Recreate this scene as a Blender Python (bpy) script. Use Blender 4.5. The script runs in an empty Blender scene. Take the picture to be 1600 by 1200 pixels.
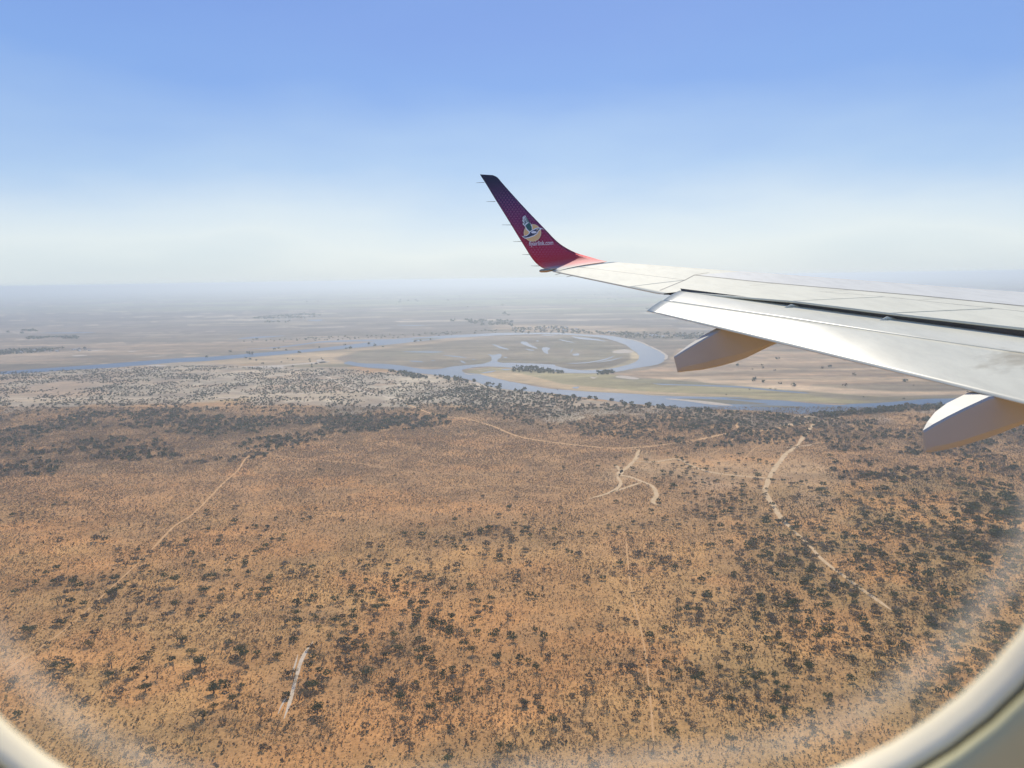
import bpy, math, numpy as np
from mathutils import Vector, Matrix
from mathutils.geometry import tessellate_polygon
rng = np.random.default_rng(7)
sc = bpy.context.scene
COL = sc.collection
# ------------------------------------------------------------ camera, sky, sun, exposure
EYE = 300.0                      # metres above the plain
FPX = 1200.0                     # focal length in pixels of the 1600 px wide photograph
PITCH = math.atan(165/1200); ROLL = math.radians(0.9)
Fv = np.array([0, math.cos(PITCH), -math.sin(PITCH)])
_R0 = np.array([1., 0, 0]); _U0 = np.array([0, math.sin(PITCH), math.cos(PITCH)])
Rv = math.cos(ROLL)*_R0 - math.sin(ROLL)*_U0
Uv = math.sin(ROLL)*_R0 + math.cos(ROLL)*_U0
cam = bpy.data.cameras.new('camera'); co = bpy.data.objects.new('camera', cam); COL.objects.link(co)
co.matrix_world = Matrix(((Rv[0], Uv[0], -Fv[0], 0), (Rv[1], Uv[1], -Fv[1], 0), (Rv[2], Uv[2], -Fv[2], EYE), (0, 0, 0, 1)))
cam.sensor_width = 36; cam.lens = 27; cam.clip_start = 0.01; cam.clip_end = 300000
cam.dof.use_dof = True; cam.dof.focus_distance = 40; cam.dof.aperture_fstop = 10
sc.camera = co
SUN_EL, SUN_AZ = math.radians(40), math.radians(4)      # azimuth from +Y towards +X
sd = Vector((math.cos(SUN_EL)*math.sin(SUN_AZ), math.cos(SUN_EL)*math.cos(SUN_AZ), math.sin(SUN_EL)))
sl = bpy.data.lights.new('sun', 'SUN'); sl.energy = 4.6; sl.angle = math.radians(0.5); sl.color = (1, .90, .74)
so = bpy.data.objects.new('sun', sl); COL.objects.link(so); so.location = (0, 0, 400)
so.rotation_euler = (-sd).to_track_quat('-Z', 'Y').to_euler()
w = bpy.data.worlds.new('World'); sc.world = w; w.use_nodes = True
wn = w.node_tree; bg = wn.nodes['Background']; sky = wn.nodes.new('ShaderNodeTexSky')
sky.sky_type = 'NISHITA'; sky.sun_disc = False; sky.sun_elevation = SUN_EL; sky.sun_rotation = SUN_AZ
sky.altitude = 1200; sky.air_density = 1.0; sky.dust_density = 1.2; sky.ozone_density = 1.5
# dusty air whitens the sky towards the horizon: blend by the elevation of the direction looked at
_tc = wn.nodes.new('ShaderNodeTexCoord'); _sx = wn.nodes.new('ShaderNodeSeparateXYZ'); wn.links.new(_tc.outputs['Generated'], _sx.inputs[0])
_sc = wn.nodes.new('ShaderNodeMath'); _sc.operation = 'MULTIPLY'; _sc.inputs[1].default_value = 1/.60; wn.links.new(_sx.outputs[2], _sc.inputs[0])
_nz = wn.nodes.new('ShaderNodeTexNoise'); _nz.inputs['Scale'].default_value = 2.6; _nz.inputs['Detail'].default_value = 4
_mp = wn.nodes.new('ShaderNodeMapping'); _mp.inputs['Scale'].default_value = (1, 1, 3.5); wn.links.new(_tc.outputs['Generated'], _mp.inputs[0]); wn.links.new(_mp.outputs[0], _nz.inputs['Vector'])
_ad = wn.nodes.new('ShaderNodeMath'); _ad.operation = 'MULTIPLY_ADD'; _ad.inputs[1].default_value = -.20; wn.links.new(_nz.outputs['Fac'], _ad.inputs[0]); wn.links.new(_sc.outputs[0], _ad.inputs[2])
_of = wn.nodes.new('ShaderNodeMath'); _of.operation = 'ADD'; _of.inputs[1].default_value = .10; wn.links.new(_ad.outputs[0], _of.inputs[0])
_rp = wn.nodes.new('ShaderNodeValToRGB'); wn.links.new(_of.outputs[0], _rp.inputs[0]); _e = _rp.color_ramp.elements
for _k, (_z, _c) in enumerate(((0.0, (.645, .75, .83)), (.04, (.77, .85, .89)), (.075, (.69, .80, .90)), (.14, (.44, .62, .89)), (.235, (.235, .42, .85)), (.34, (.195, .345, .80)), (.6, (.11, .25, .68)))):
    if _k >= len(_e): _e.new(.5)
    _e[_k].position = _z/.60; _e[_k].color = (*_c, 1)
_ml = wn.nodes.new('ShaderNodeMix'); _ml.data_type = 'RGBA'; _ml.blend_type = 'MULTIPLY'; _ml.inputs[0].default_value = 1
wn.links.new(_rp.outputs[0], _ml.inputs[6]); _ml.inputs[7].default_value = (10, 10, 10, 1)
_mx = wn.nodes.new('ShaderNodeMix'); _mx.data_type = 'RGBA'; _mx.inputs[0].default_value = .85
wn.links.new(sky.outputs[0], _mx.inputs[6]); wn.links.new(_ml.outputs[2], _mx.inputs[7]); wn.links.new(_mx.outputs[2], bg.inputs[0]); bg.inputs[1].default_value = 0.10
sc.view_settings.view_transform = 'Standard'; sc.view_settings.look = 'None'
sc.view_settings.exposure = 0.0; sc.view_settings.gamma = 1
sc.cycles.use_denoising = True
sc.cycles.max_bounces = 6; sc.cycles.diffuse_bounces = 2; sc.cycles.glossy_bounces = 3
sc.cycles.transparent_max_bounces = 12; sc.cycles.volume_bounces = 0
HAZE_DENSITY = 0.000116

# ------------------------------------------------------------ helpers
def ray(x, y): return Fv + Rv*(x-800)/FPX + Uv*(600-y)/FPX
def atY(x, y, Y):                     # point of a sight line at a distance Y abeam of the seat
    d = ray(x, y); v = d*Y/d[1]; return np.array([v[0], v[1], v[2]+EYE])
def gnd(x, y, z=0.0):                 # where a sight line meets the plain
    d = ray(x, y); v = d*(EYE/-d[2]); return (v[0], v[1], z)
def to_px(P):                         # inverse, arrays
    P = np.asarray(P, float); v = P - np.array([0, 0, EYE])
    f = v@Fv; f = np.where(f > 1e-3, f, np.nan)
    return 800+FPX*(v@Rv)/f, 600-FPX*(v@Uv)/f
def _h(ix, iy, s):
    n = (ix.astype(np.int64)*374761393 + iy.astype(np.int64)*668265263 + s*144269504) & 0xffffffff
    n = ((n ^ (n >> 13))*1274126177) & 0xffffffff
    return ((n ^ (n >> 16)) & 0xffff)/65535.0
def vn(x, y, s=0):
    ix = np.floor(x); iy = np.floor(y); fx = x-ix; fy = y-iy
    fx = fx*fx*(3-2*fx); fy = fy*fy*(3-2*fy)
    a = _h(ix, iy, s); b = _h(ix+1, iy, s); c = _h(ix, iy+1, s); d = _h(ix+1, iy+1, s)
    return (a*(1-fx)+b*fx)*(1-fy)+(c*(1-fx)+d*fx)*fy
def fbm(x, y, sx, sy=None, o=4, s=0):
    sy = sy or sx; r = 0; a = .5; t = 0
    for k in range(o):
        r = r + a*vn(x/sx*2**k+17.3*k, y/sy*2**k-9.1*k, s+k); t += a; a *= .5
    return r/t
def ss(a, b, x): t = np.clip((x-a)/(b-a), 0, 1); return t*t*(3-2*t)
def inpoly(px, py, poly, soft):       # soft mask of a polygon
    n = len(poly); ins = np.zeros(px.shape, bool); dm = np.full(px.shape, 1e9)
    for i in range(n):
        x0, y0 = poly[i]; x1, y1 = poly[(i+1) % n]
        c = ((y0 > py) != (y1 > py)) & (px < (x1-x0)*(py-y0)/((y1-y0) or 1e-9)+x0)
        ins ^= c
        dx, dy = x1-x0, (y1-y0)*3; L = dx*dx+dy*dy or 1e-9     # vertical counts three times: foreshortened ground
        t = np.clip(((px-x0)*dx+(py-y0)*3*dy)/L, 0, 1)
        dm = np.minimum(dm, np.hypot(px-x0-t*dx, (py-y0)*3-t*dy))
    s = np.where(ins, dm, -dm)
    return ss(-soft, soft, s)
def mesh(name, V, Fc, mats=(), cols=None, smooth=False, mi=None, parent=None, link=True):
    me = bpy.data.meshes.new(name); me.from_pydata([tuple(map(float, v)) for v in V], [], [tuple(map(int, f)) for f in Fc])
    for m in (mats if isinstance(mats, (list, tuple)) else [mats]): me.materials.append(m)
    if cols is not None:
        at = me.color_attributes.new('tint', 'FLOAT_COLOR', 'POINT')
        at.data.foreach_set('color', np.c_[cols, np.ones(len(cols))].astype(np.float32).ravel())
    if smooth: me.polygons.foreach_set('use_smooth', [True]*len(me.polygons))
    if mi is not None: me.polygons.foreach_set('material_index', mi)
    me.update()
    o = bpy.data.objects.new(name, me)
    if link: COL.objects.link(o)
    if parent: o.parent = parent
    return o
def fast_mesh(name, V, Q, mats, cols=None, smooth=False):      # numpy quads / tris
    me = bpy.data.meshes.new(name); n, k = Q.shape
    me.vertices.add(len(V)); me.vertices.foreach_set('co', np.asarray(V, np.float32).ravel())
    me.loops.add(n*k); me.loops.foreach_set('vertex_index', Q.astype(np.int32).ravel())
    me.polygons.add(n); me.polygons.foreach_set('loop_start', np.arange(0, n*k, k, dtype=np.int32))
    me.polygons.foreach_set('loop_total', np.full(n, k, np.int32))
    if smooth: me.polygons.foreach_set('use_smooth', np.ones(n, bool))
    me.materials.append(mats); me.update(calc_edges=True)
    if cols is not None:
        at = me.color_attributes.new('tint', 'FLOAT_COLOR', 'POINT')
        at.data.foreach_set('color', np.c_[cols, np.ones(len(cols))].astype(np.float32).ravel())
    o = bpy.data.objects.new(name, me); COL.objects.link(o); return o
def tag(o, label=None, cat=None, group=None, kind=None):
    for k, v in (('label', label), ('category', cat), ('group', group), ('kind', kind)):
        if v: o[k] = v
    return o
class NT:
    def __init__(s, name):
        s.m = bpy.data.materials.new(name); s.m.use_nodes = True; s.t = s.m.node_tree
        s.b = s.t.nodes['Principled BSDF']; s.out = s.t.nodes['Material Output']
    def n(s, t, **k):
        x = s.t.nodes.new(t)
        for a, v in k.items():
            if a.startswith('i_'):
                key = a[2:].replace('_', ' '); x.inputs[int(key) if key.isdigit() else key].default_value = v
            else: setattr(x, a, v)
        return x
    def l(s, a, b): s.t.links.new(a, b)
    def mixc(s, fac, a, b, mode='MIX'):
        m = s.n('ShaderNodeMix', data_type='RGBA', blend_type=mode)
        for sock, v in ((m.inputs[0], fac), (m.inputs[6], a), (m.inputs[7], b)):
            if hasattr(v, 'links'): s.l(v, sock)
            else: sock.default_value = v if not isinstance(v, tuple) or len(v) == 4 else (*v, 1)
        return m.outputs[2]
    def math(s, op, a, b=0.0, c=0.0):
        m = s.n('ShaderNodeMath', operation=op)
        for k, v in enumerate((a, b, c)):
            if hasattr(v, 'links'): s.l(v, m.inputs[k])
            else: m.inputs[k].default_value = v
        return m.outputs[0]
    def noise(s, scale, detail=4, rough=.55, vec=None, dims='3D'):
        x = s.n('ShaderNodeTexNoise', noise_dimensions=dims); x.inputs['Scale'].default_value = scale
        x.inputs['Detail'].default_value = detail; x.inputs['Roughness'].default_value = rough
        s.l(vec if vec is not None else s.obj(), x.inputs['Vector']); return x.outputs['Fac']
    def obj(s):
        if not hasattr(s, '_o'): s._o = s.n('ShaderNodeTexCoord').outputs['Object']
        return s._o
    def ramp(s, fac, stops):
        r = s.n('ShaderNodeValToRGB'); s.l(fac, r.inputs[0]); e = r.color_ramp.elements
        while len(e) < len(stops): e.new(0.5)
        for k, (p, c) in enumerate(stops):
            e[k].position = p; e[k].color = (*c, 1) if isinstance(c, tuple) else (c, c, c, 1)
        return r.outputs[0]
    def attr(s): return s.n('ShaderNodeVertexColor', layer_name='tint').outputs['Color']
def simple(name, col, rough=.6, noise=None, amt=.25, spec=.5, metal=0., coat=0.):
    t = NT(name); t.b.inputs['Roughness'].default_value = rough; t.b.inputs['Specular IOR Level'].default_value = spec
    t.b.inputs['Metallic'].default_value = metal; t.b.inputs['Coat Weight'].default_value = coat
    if noise:
        f = t.ramp(t.noise(noise, 5), [(.3, 1-amt), (.7, 1+amt)])
        t.l(t.mixc(1.0, (*col, 1), f, 'MULTIPLY'), t.b.inputs['Base Color'])
    else: t.b.inputs['Base Color'].default_value = (*col, 1)
    return t.m

# ------------------------------------------------------------ materials of the land
def ground_mat():
    t = NT('savanna_soil'); t.b.inputs['Roughness'].default_value = .95; t.b.inputs['Specular IOR Level'].default_value = .1
    c = t.attr()
    c = t.mixc(1.0, c, t.ramp(t.noise(.35, 5, .7), [(.32, .68), (.5, 1.0), (.7, 1.32)]), 'MULTIPLY')
    c = t.mixc(1.0, c, t.ramp(t.noise(.022, 6, .65), [(.3, (.80, .78, .78)), (.5, (1., 1., 1.)), (.72, (1.18, 1.16, 1.12))]), 'MULTIPLY')
    mp = t.n('ShaderNodeMapping'); mp.inputs['Scale'].default_value = (.5, 1.6, 1); t.l(t.obj(), mp.inputs[0])
    c = t.mixc(1.0, c, t.ramp(t.noise(.006, 7, .72, mp.outputs[0]), [(.34, (.74, .76, .78)), (.5, (1., 1., 1.)), (.68, (1.28, 1.24, 1.16))]), 'MULTIPLY')
    t.l(c, t.b.inputs['Base Color']); return t.m
def leaf_mat(name):
    t = NT(name); t.b.inputs['Roughness'].default_value = .8; t.b.inputs['Specular IOR Level'].default_value = .15
    oi = t.n('ShaderNodeObjectInfo')
    c = t.mixc(1.0, t.attr(), t.ramp(oi.outputs['Random'], [(0, (.8, .82, .85)), (.5, (1., 1., 1.)), (1, (1.25, 1.15, 1.0))]), 'MULTIPLY')
    t.l(c, t.b.inputs['Base Color'])
    tr = t.n('ShaderNodeBsdfTranslucent'); t.l(c, tr.inputs[0])
    mx = t.n('ShaderNodeMixShader'); mx.inputs[0].default_value = .25
    t.l(t.b.outputs[0], mx.inputs[1]); t.l(tr.outputs[0], mx.inputs[2]); t.l(mx.outputs[0], t.out.inputs[0])
    return t.m
def water_mat():
    t = NT('river_water'); t.b.inputs['Base Color'].default_value = (.045, .085, .13, 1)
    t.b.inputs['Roughness'].default_value = .42; t.b.inputs['IOR'].default_value = 1.33; t.b.inputs['Specular IOR Level'].default_value = .17
    bp = t.n('ShaderNodeBump'); bp.inputs['Strength'].default_value = .6; bp.inputs['Distance'].default_value = .35
    t.l(t.noise(.12, 5, .7), bp.inputs['Height']); t.l(bp.outputs[0], t.b.inputs['Normal'])
    c = t.ramp(t.noise(.012, 4), [(.35, (.030, .085, .165)), (.65, (.05, .11, .185))]); t.l(c, t.b.inputs['Base Color'])
    return t.m
def sand_mat(name, a, b):
    t = NT(name); t.b.inputs['Roughness'].default_value = .95; t.b.inputs['Specular IOR Level'].default_value = .1
    t.l(t.ramp(t.noise(.09, 6, .7), [(.3, a), (.7, b)]), t.b.inputs['Base Color']); return t.m
M_ground = ground_mat(); M_leaf = leaf_mat('foliage'); M_water = water_mat()
M_sand = sand_mat('pale_river_sand', (.42, .35, .26), (.56, .48, .37))
M_track = sand_mat('orange_track_sand', (.52, .29, .11), (.68, .42, .20))
M_trackpale = sand_mat('pale_track_sand', (.54, .36, .17), (.70, .50, .28))
M_bark = simple('grey_brown_bark', (.13, .10, .075), .9, 3)

# ------------------------------------------------------------ ground sheet (one sheet to the horizon)
az = np.r_[np.arange(-180, -44, 6.), np.arange(-44, 44.01, .125), np.arange(50, 180, 6.)]
py_rows = np.r_[np.arange(1330, 640, -4.), np.arange(640, 452, -1.25), np.arange(452, 439, -1.)]
rr = EYE/np.tan(PITCH+np.arctan((py_rows-600)/FPX)); rr = np.r_[5., 60, 150, 250, 320, rr[rr > 330], 60000, 78000]
A, Rr = np.meshgrid(np.radians(az), rr)
GX, GY = Rr*np.sin(A), Rr*np.cos(A)
gx, gy = GX.ravel(), GY.ravel()
def land_colour(gx, gy):
    px, py = to_px(np.c_[gx, gy, np.zeros_like(gx)])
    px = np.nan_to_num(px, nan=-4000); py = np.nan_to_num(py, nan=1500)
    r = np.hypot(gx, gy)
    jx = px + (fbm(gx, gy, 90, o=3, s=3)-.5)*np.clip(90*1200/r, 4, 90)
    jy = py + (fbm(gx, gy, 120, 200, o=3, s=9)-.5)*np.clip((py-437)*.25, 1, 60)
    def lay(c, col, m): m = m[:, None]; return c*(1-m)+np.array(col)*m
    def nz(sx, sy=None, a=.4, b=.6, s=0, o=4): return ss(a, b, fbm(gx, gy, sx, sy, o=o, s=s))
    c = np.tile([0.483, 0.284, 0.100], (len(gx), 1))
    c = lay(c, [0.630, 0.321, 0.100], nz(60, s=20)*.55)
    c = lay(c, [0.525, 0.369, 0.137], nz(140, s=24)*.55)
    c = lay(c, [0.347, 0.236, 0.107], nz(45, s=29, a=.5, b=.7)*.5)
    # lilac brown leafless thicket in the middle distance
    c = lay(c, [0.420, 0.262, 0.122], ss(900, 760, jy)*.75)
    c = lay(c, [0.630, 0.332, 0.111], nz(90, 50, .6, .72, 31)*ss(640, 700, py)*.7)
    # dark thicket band, left
    c = lay(c, [0.284, 0.203, 0.107], inpoly(jx, jy, [(-300, 636), (250, 632), (560, 634), (1000, 655), (990, 672), (720, 668), (640, 652), (520, 690), (400, 702), (250, 730), (-300, 752)], 26)*(.35+.6*nz(110, 70, s=41)))
    # olive clearings, centre right
    for pl in ([(925, 728), (1000, 712), (1080, 712), (1280, 722), (1285, 750), (1180, 752), (1060, 742), (960, 742)], [(1140, 742), (1290, 735), (1300, 790), (1200, 800)]):
        c = lay(c, [.50, .37, .20], inpoly(jx, jy, pl, 22)*(.35+.55*nz(50, s=45)))
    c = lay(c, [.52, .39, .235], inpoly(jx, jy, [(1080, 735), (1180, 750), (1200, 790), (1120, 800), (1090, 770)], 22)*nz(40, s=46)*.8)
    # green grey thicket lower right
    c = lay(c, [0.347, 0.257, 0.096], inpoly(jx, jy, [(1180, 780), (1420, 740), (1750, 700), (1750, 1250), (1150, 1250), (1120, 980)], 60)*(.2+.7*nz(70, s=51)))
    c = lay(c, [0.630, 0.343, 0.104], inpoly(jx, jy, [(1300, 740), (1700, 730), (1700, 1000), (1330, 900)], 40)*nz(35, s=53, a=.52, b=.62)*.8)
    # pale sandy bush country by the river
    pale = inpoly(jx, jy, [(-300, 560), (300, 560), (560, 572), (700, 586), (800, 606), (1000, 628), (1240, 646), (1500, 632), (1500, 640), (1240, 662), (1000, 652), (850, 650), (700, 642), (450, 634), (-300, 634)], 12)
    c = lay(c, [0.420, 0.353, 0.189], pale*(.55+.4*nz(150, 90, s=61)))
    c = lay(c, [0.609, 0.525, 0.281], pale*inpoly(jx, jy, [(280, 575), (740, 590), (760, 625), (600, 636), (300, 632)], 30)*nz(45, 45, .45, .6, 63)*.8)
    c = lay(c, [0.252, 0.198, 0.111], pale*nz(90, 200, .5, .7, 67)*.55)
    c = lay(c, [0.493, 0.396, 0.200], inpoly(px, py+4*(fbm(gx, gy, 200, s=70)-.5), [(-300, 617), (150, 620), (330, 619), (450, 613), (560, 610), (600, 616), (500, 625), (330, 629), (-300, 628)], 5)*.85)
    c = lay(c, [0.420, 0.289, 0.141], inpoly(jx, jy, [(1300, 642), (1700, 634), (1700, 720), (1280, 700)], 14)*.7)
    # flood plain beyond the near bank
    fp = inpoly(px, py, [(-300, 590), (0, 584), (281, 565), (470, 574), (560, 573), (680, 586), (751, 598), (850, 614), (1000, 630), (1240, 647), (1409, 638), (1800, 625), (1800, 400), (-300, 400)], 3)
    yy = py-437
    st = fbm(gx, gy, 900, 140, o=4, s=81); st2 = fbm(gx, gy, 500, 60, o=4, s=85)
    f = np.tile([.215, .170, .140], (len(gx), 1))
    f = lay(f, [.36, .27, .19], ss(.52, .66, st)*.7); f = lay(f, [.17, .15, .115], ss(.5, .34, st)*.7)
    f = lay(f, [.48, .38, .28], ss(.64, .72, st2)*.65)
    # tan point bar between the upper channels, left
    f = lay(f, [.44, .34, .225], inpoly(px, py, [(225, 572), (330, 563), (470, 552), (620, 540), (700, 530), (745, 528), (640, 541), (560, 549), (520, 560), (545, 568), (480, 577), (300, 573)], 6)*.9)
    f = lay(f, [.235, .22, .145], inpoly(px, py, [(430, 572), (540, 568), (600, 577), (690, 587), (640, 585), (500, 577)], 4)*.9)
    # inside of the big loop
    loop = inpoly(px, py, [(545, 562), (560, 549), (650, 540), (780, 525), (900, 523), (960, 533), (995, 550), (997, 562), (960, 576), (900, 578), (862, 570), (780, 566), (700, 574), (640, 573), (560, 567)], 3)
    f = lay(f, [.215, .185, .145], loop*.95)
    cx, cy = gnd(860, 548)[:2]; rad = np.hypot(gx-cx, (gy-cy)*.62)+160*fbm(gx, gy, 400, s=91)
    rings = .5+.5*np.sin(rad/26.)
    f = lay(f, [.30, .26, .18], loop*rings*.45*ss(.35, .6, fbm(gx, gy, 300, s=92)))
    f = lay(f, [.17, .165, .115], loop*ss(.55, .7, fbm(gx, gy, 350, s=93))*.6)
    f = lay(f, [.50, .43, .29], inpoly(px, py, [(957, 547), (985, 545), (1000, 556), (997, 566), (960, 577), (900, 579), (955, 574), (985, 562), (985, 552)], 3)*.9)
    # olive tongue south of the loop
    ol = inpoly(px, py, [(722, 580), (770, 574), (880, 583), (950, 584), (1000, 592), (1060, 596), (1200, 606), (1350, 618), (1500, 620), (1500, 624), (1330, 631), (1180, 623), (1000, 615), (900, 610), (800, 595)], 3)
    f = lay(f, [.235, .215, .125], ol*.95)
    f = lay(f, [.30, .27, .15], ol*ss(.45, .62, fbm(gx, gy, 500, 45, s=95))*.7)
    f = lay(f, [.43, .33, .215], inpoly(px, py, [(745, 586), (765, 580), (800, 580), (880, 600), (1000, 611), (1240, 622), (1000, 615), (890, 609), (800, 596)], 3)*.85)
    f = lay(f, [.175, .17, .12], inpoly(px, py, [(950, 590), (1060, 592), (1250, 606), (1330, 618), (1200, 610), (1000, 598)], 3)*.8)
    # tan right bank with dark streaks
    rb = inpoly(px, py, [(1040, 570), (1060, 545), (1700, 520), (1700, 614), (1500, 616), (1350, 616), (1200, 604), (1060, 594), (980, 588), (960, 584), (1010, 578)], 4)
    f = lay(f, [.40, .285, .195], rb*.85)
    f = lay(f, [.50, .385, .265], rb*ss(.5, .64, fbm(gx, gy, 420, 50, s=97))*.8)
    f = lay(f, [.26, .205, .15], rb*ss(.54, .66, fbm(gx, gy, 600, 45, s=99))*.8)
    f = lay(f, [.215, .185, .14], inpoly(px, py, [(1270, 600), (1400, 601), (1560, 603), (1560, 612), (1400, 612), (1260, 606)], 4)*.85)
    f = lay(f, [.50, .39, .28], inpoly(px, py, [(1080, 590), (1200, 598), (1400, 612), (1560, 610), (1560, 614), (1380, 620), (1250, 611), (1100, 598)], 3)*.75)
    f = lay(f, [.19, .17, .13], inpoly(px, py, [(1230, 609), (1370, 621), (1560, 615), (1560, 622), (1370, 628), (1290, 622)], 3)*.85)
    # village ground and pale streaks along the far bank
    f = lay(f, [.44, .34, .25], inpoly(px, py, [(770, 512), (850, 505), (900, 509), (1010, 514), (1010, 519), (930, 521), (820, 518)], 5)*.75)
    f = lay(f, [.42, .33, .25], inpoly(px, py, [(-300, 552), (60, 551), (200, 544), (210, 548), (60, 562), (-300, 572)], 5)*.8)
    # the far plain: purple brown, pale green fields towards the horizon
    far = ss(545, 505, py)*(1-inpoly(px, py, [(770, 505), (1060, 512), (1060, 530), (770, 522)], 6))
    f = lay(f, [.15, .135, .145], far*.85)
    f = lay(f, [.33, .285, .235], far*ss(.55, .68, fbm(gx, gy, 1900, 260, s=103))*.7)
    f = lay(f, [.50, .44, .38], far*ss(.655, .70, fbm(gx, gy, 700, 110, s=107))*.7)
    f = lay(f, [.23, .27, .16], ss(500, 470, py)*ss(.42, .6, fbm(gx, gy, 4500, 900, s=109))*.9)
    f = lay(f, [.10, .11, .10], ss(520, 480, py)*ss(.56, .66, fbm(gx, gy, 3500, 600, s=113))*.6)
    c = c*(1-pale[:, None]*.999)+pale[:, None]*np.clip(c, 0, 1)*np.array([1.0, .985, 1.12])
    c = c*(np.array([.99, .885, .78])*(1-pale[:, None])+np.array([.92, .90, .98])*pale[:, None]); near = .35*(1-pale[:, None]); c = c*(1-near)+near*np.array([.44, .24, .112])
    f = f*np.array([1.04, .955, .78])*(.45+1.0*fbm(gx, gy, 230, 75, o=6, s=131)+.6*(fbm(gx, gy, 1500, 300, o=3, s=137)-.5))[:, None]
    return c*(1-fp[:, None])+f*fp[:, None]
cols = land_colour(gx, gy)
nr, na = GX.shape
i, j = np.meshgrid(np.arange(nr-1), np.arange(na), indexing='ij')
i = i.ravel(); j = j.ravel(); j2 = (j+1) % na
Q = np.c_[i*na+j, i*na+j2, (i+1)*na+j2, (i+1)*na+j]
V = np.c_[gx, gy, np.zeros_like(gx)]
V = np.r_[V, [[0, 0, 0]]]; cols = np.r_[cols, [cols[0]]]
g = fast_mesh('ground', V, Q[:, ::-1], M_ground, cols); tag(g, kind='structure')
cap = mesh('ground_centre', [(5*math.sin(a), 5*math.cos(a), 0) for a in np.radians(az)], [list(range(len(az)))[::-1]], M_ground, cols=np.tile(cols[-1], (len(az), 1)))
bpy.ops.object.select_all(action='DESELECT'); cap.select_set(True); g.select_set(True); bpy.context.view_layer.objects.active = g; bpy.ops.object.join()

# ------------------------------------------------------------ sheets laid on the plain: water, sand, tracks
def smooth_poly(pts, n=4, closed=True):
    P = np.array(pts, float); N = len(P); out = []
    rngk = range(N) if closed else range(N-1)
    for k in rngk:
        a, b, c, d = (P[(k+q) % N] if closed else P[min(max(k+q, 0), N-1)] for q in (-1, 0, 1, 2))
        for s in range(n):
            t = s/n; out.append(.5*((2*b)+(c-a)*t+(2*a-5*b+4*c-d)*t*t+(3*b-a-3*c+d)*t**3))
    if not closed: out.append(P[-1])
    return np.array(out)
def jitter(P, amp, s):                 # ragged edge, on the ground, metres
    x, y = P[:, 0], P[:, 1]; a = amp
    return np.c_[x+(fbm(x, y, 40, o=3, s=s)-.5)*2*a, y+(fbm(x, y, 40, o=3, s=s+7)-.5)*3*a]
def sheet(name, polys, mat, z, amp=6, n=4, **kw):
    Vs, Fs = [], []
    for q, pl in enumerate(polys):
        G = np.array([gnd(*p)[:2] for p in smooth_poly(pl, n)])
        if amp: G = jitter(G, amp, 5+q)
        tri = tessellate_polygon([[Vector((x/10, y/30, 0)) for x, y in G]])
        b = len(Vs); Vs += [(x, y, z) for x, y in G]
        for t in tri:
            a0, a1, a2 = (G[k] for k in t); cr = (a1[0]-a0[0])*(a2[1]-a0[1])-(a1[1]-a0[1])*(a2[0]-a0[0])
            Fs.append(tuple(b+k for k in (t if cr > 0 else t[::-1])))
    return tag(mesh(name, Vs, Fs, mat), kind=kw.get('kind', 'structure'), label=kw.get('label'))
MAIN = [(-260, 604), (-100, 590), (0, 581), (56, 576.5), (112, 572.7), (169, 568.4), (225, 564), (281, 559.6), (335, 557), (382, 553.4), (421, 550), (466, 547), (504, 543.6), (556, 537.5), (590, 533), (631, 528.5), (669, 526), (702, 524), (744, 522), (781, 520), (817, 520), (874, 520), (911, 522.3), (949, 524.4), (971, 527.8), (996, 533.4), (1014, 541), (1031, 549), (1039, 556), (1037, 564.7), (1024, 570), (996, 575), (967, 580.4), (949, 582.3), (920, 583.4), (883, 582.5), (859, 579.7), (830, 577), (805, 574.8), (775, 573), (747, 573.5), (726, 577), (721.6, 579.7), (728, 583), (747, 584.4), (762, 588), (784, 593.4), (812, 599), (850, 606), (878, 609), (925, 612.5), (1000, 616), (1055, 619), (1135, 620.6), (1158, 621.6), (1192, 624.4), (1224, 626), (1252, 629), (1305, 632.8), (1334, 631), (1371, 629.6), (1409, 627), (1446, 623.4), (1491, 622.4), (1620, 617), (1800, 612), (1800, 626), (1620, 630), (1470, 634.7), (1409, 638.4), (1334, 642), (1283, 645), (1264, 648), (1240, 646.5), (1214, 644), (1177, 641), (1092, 639.4), (1036, 634.7), (980, 630), (944, 625), (887, 618), (850, 613.4), (803, 609.7), (765, 604), (747, 597.5), (728, 592), (700, 589), (680, 586), (669, 584.4), (631, 580.6), (605, 576.5), (571, 574), (547, 570), (537, 568), (547, 564.7), (564, 567.5), (605, 569), (631, 572), (659, 576.3), (682, 577.2), (706, 573), (725, 571), (753, 568.6), (766, 564.5), (768, 558), (762, 553.6), (770, 554.5), (782, 553), (783, 557), (777, 564), (784, 566.8), (799, 567), (862, 569.4), (868, 572), (892, 577), (920, 578.4), (949, 577), (977, 571), (992, 565.6), (998, 560), (997.5, 554), (986, 545), (977, 539), (958, 532), (939, 527.4), (911, 524.9), (883, 523), (836, 522.3), (780, 524), (744, 526), (706, 528), (669, 531.5), (635, 535.6), (603, 539), (556, 543.4), (504, 547.8), (466, 551.6), (429, 554.8), (380, 559), (316, 564.7), (281, 566), (225, 570.5), (169, 575), (112, 578), (56, 582), (0, 585), (-100, 593), (-260, 607)]
SIDE = [(372, 546), (429, 542.4), (466, 538), (504, 533), (556, 531), (622, 529.5), (650, 527.3), (640, 531), (600, 533), (575, 533.6), (556, 533.6), (500, 535.6), (466, 540), (429, 543.8)]
sheet('river', [MAIN], M_water, .25, 4)
sheet('river_channel', [SIDE], M_water, .15, 3)
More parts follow.
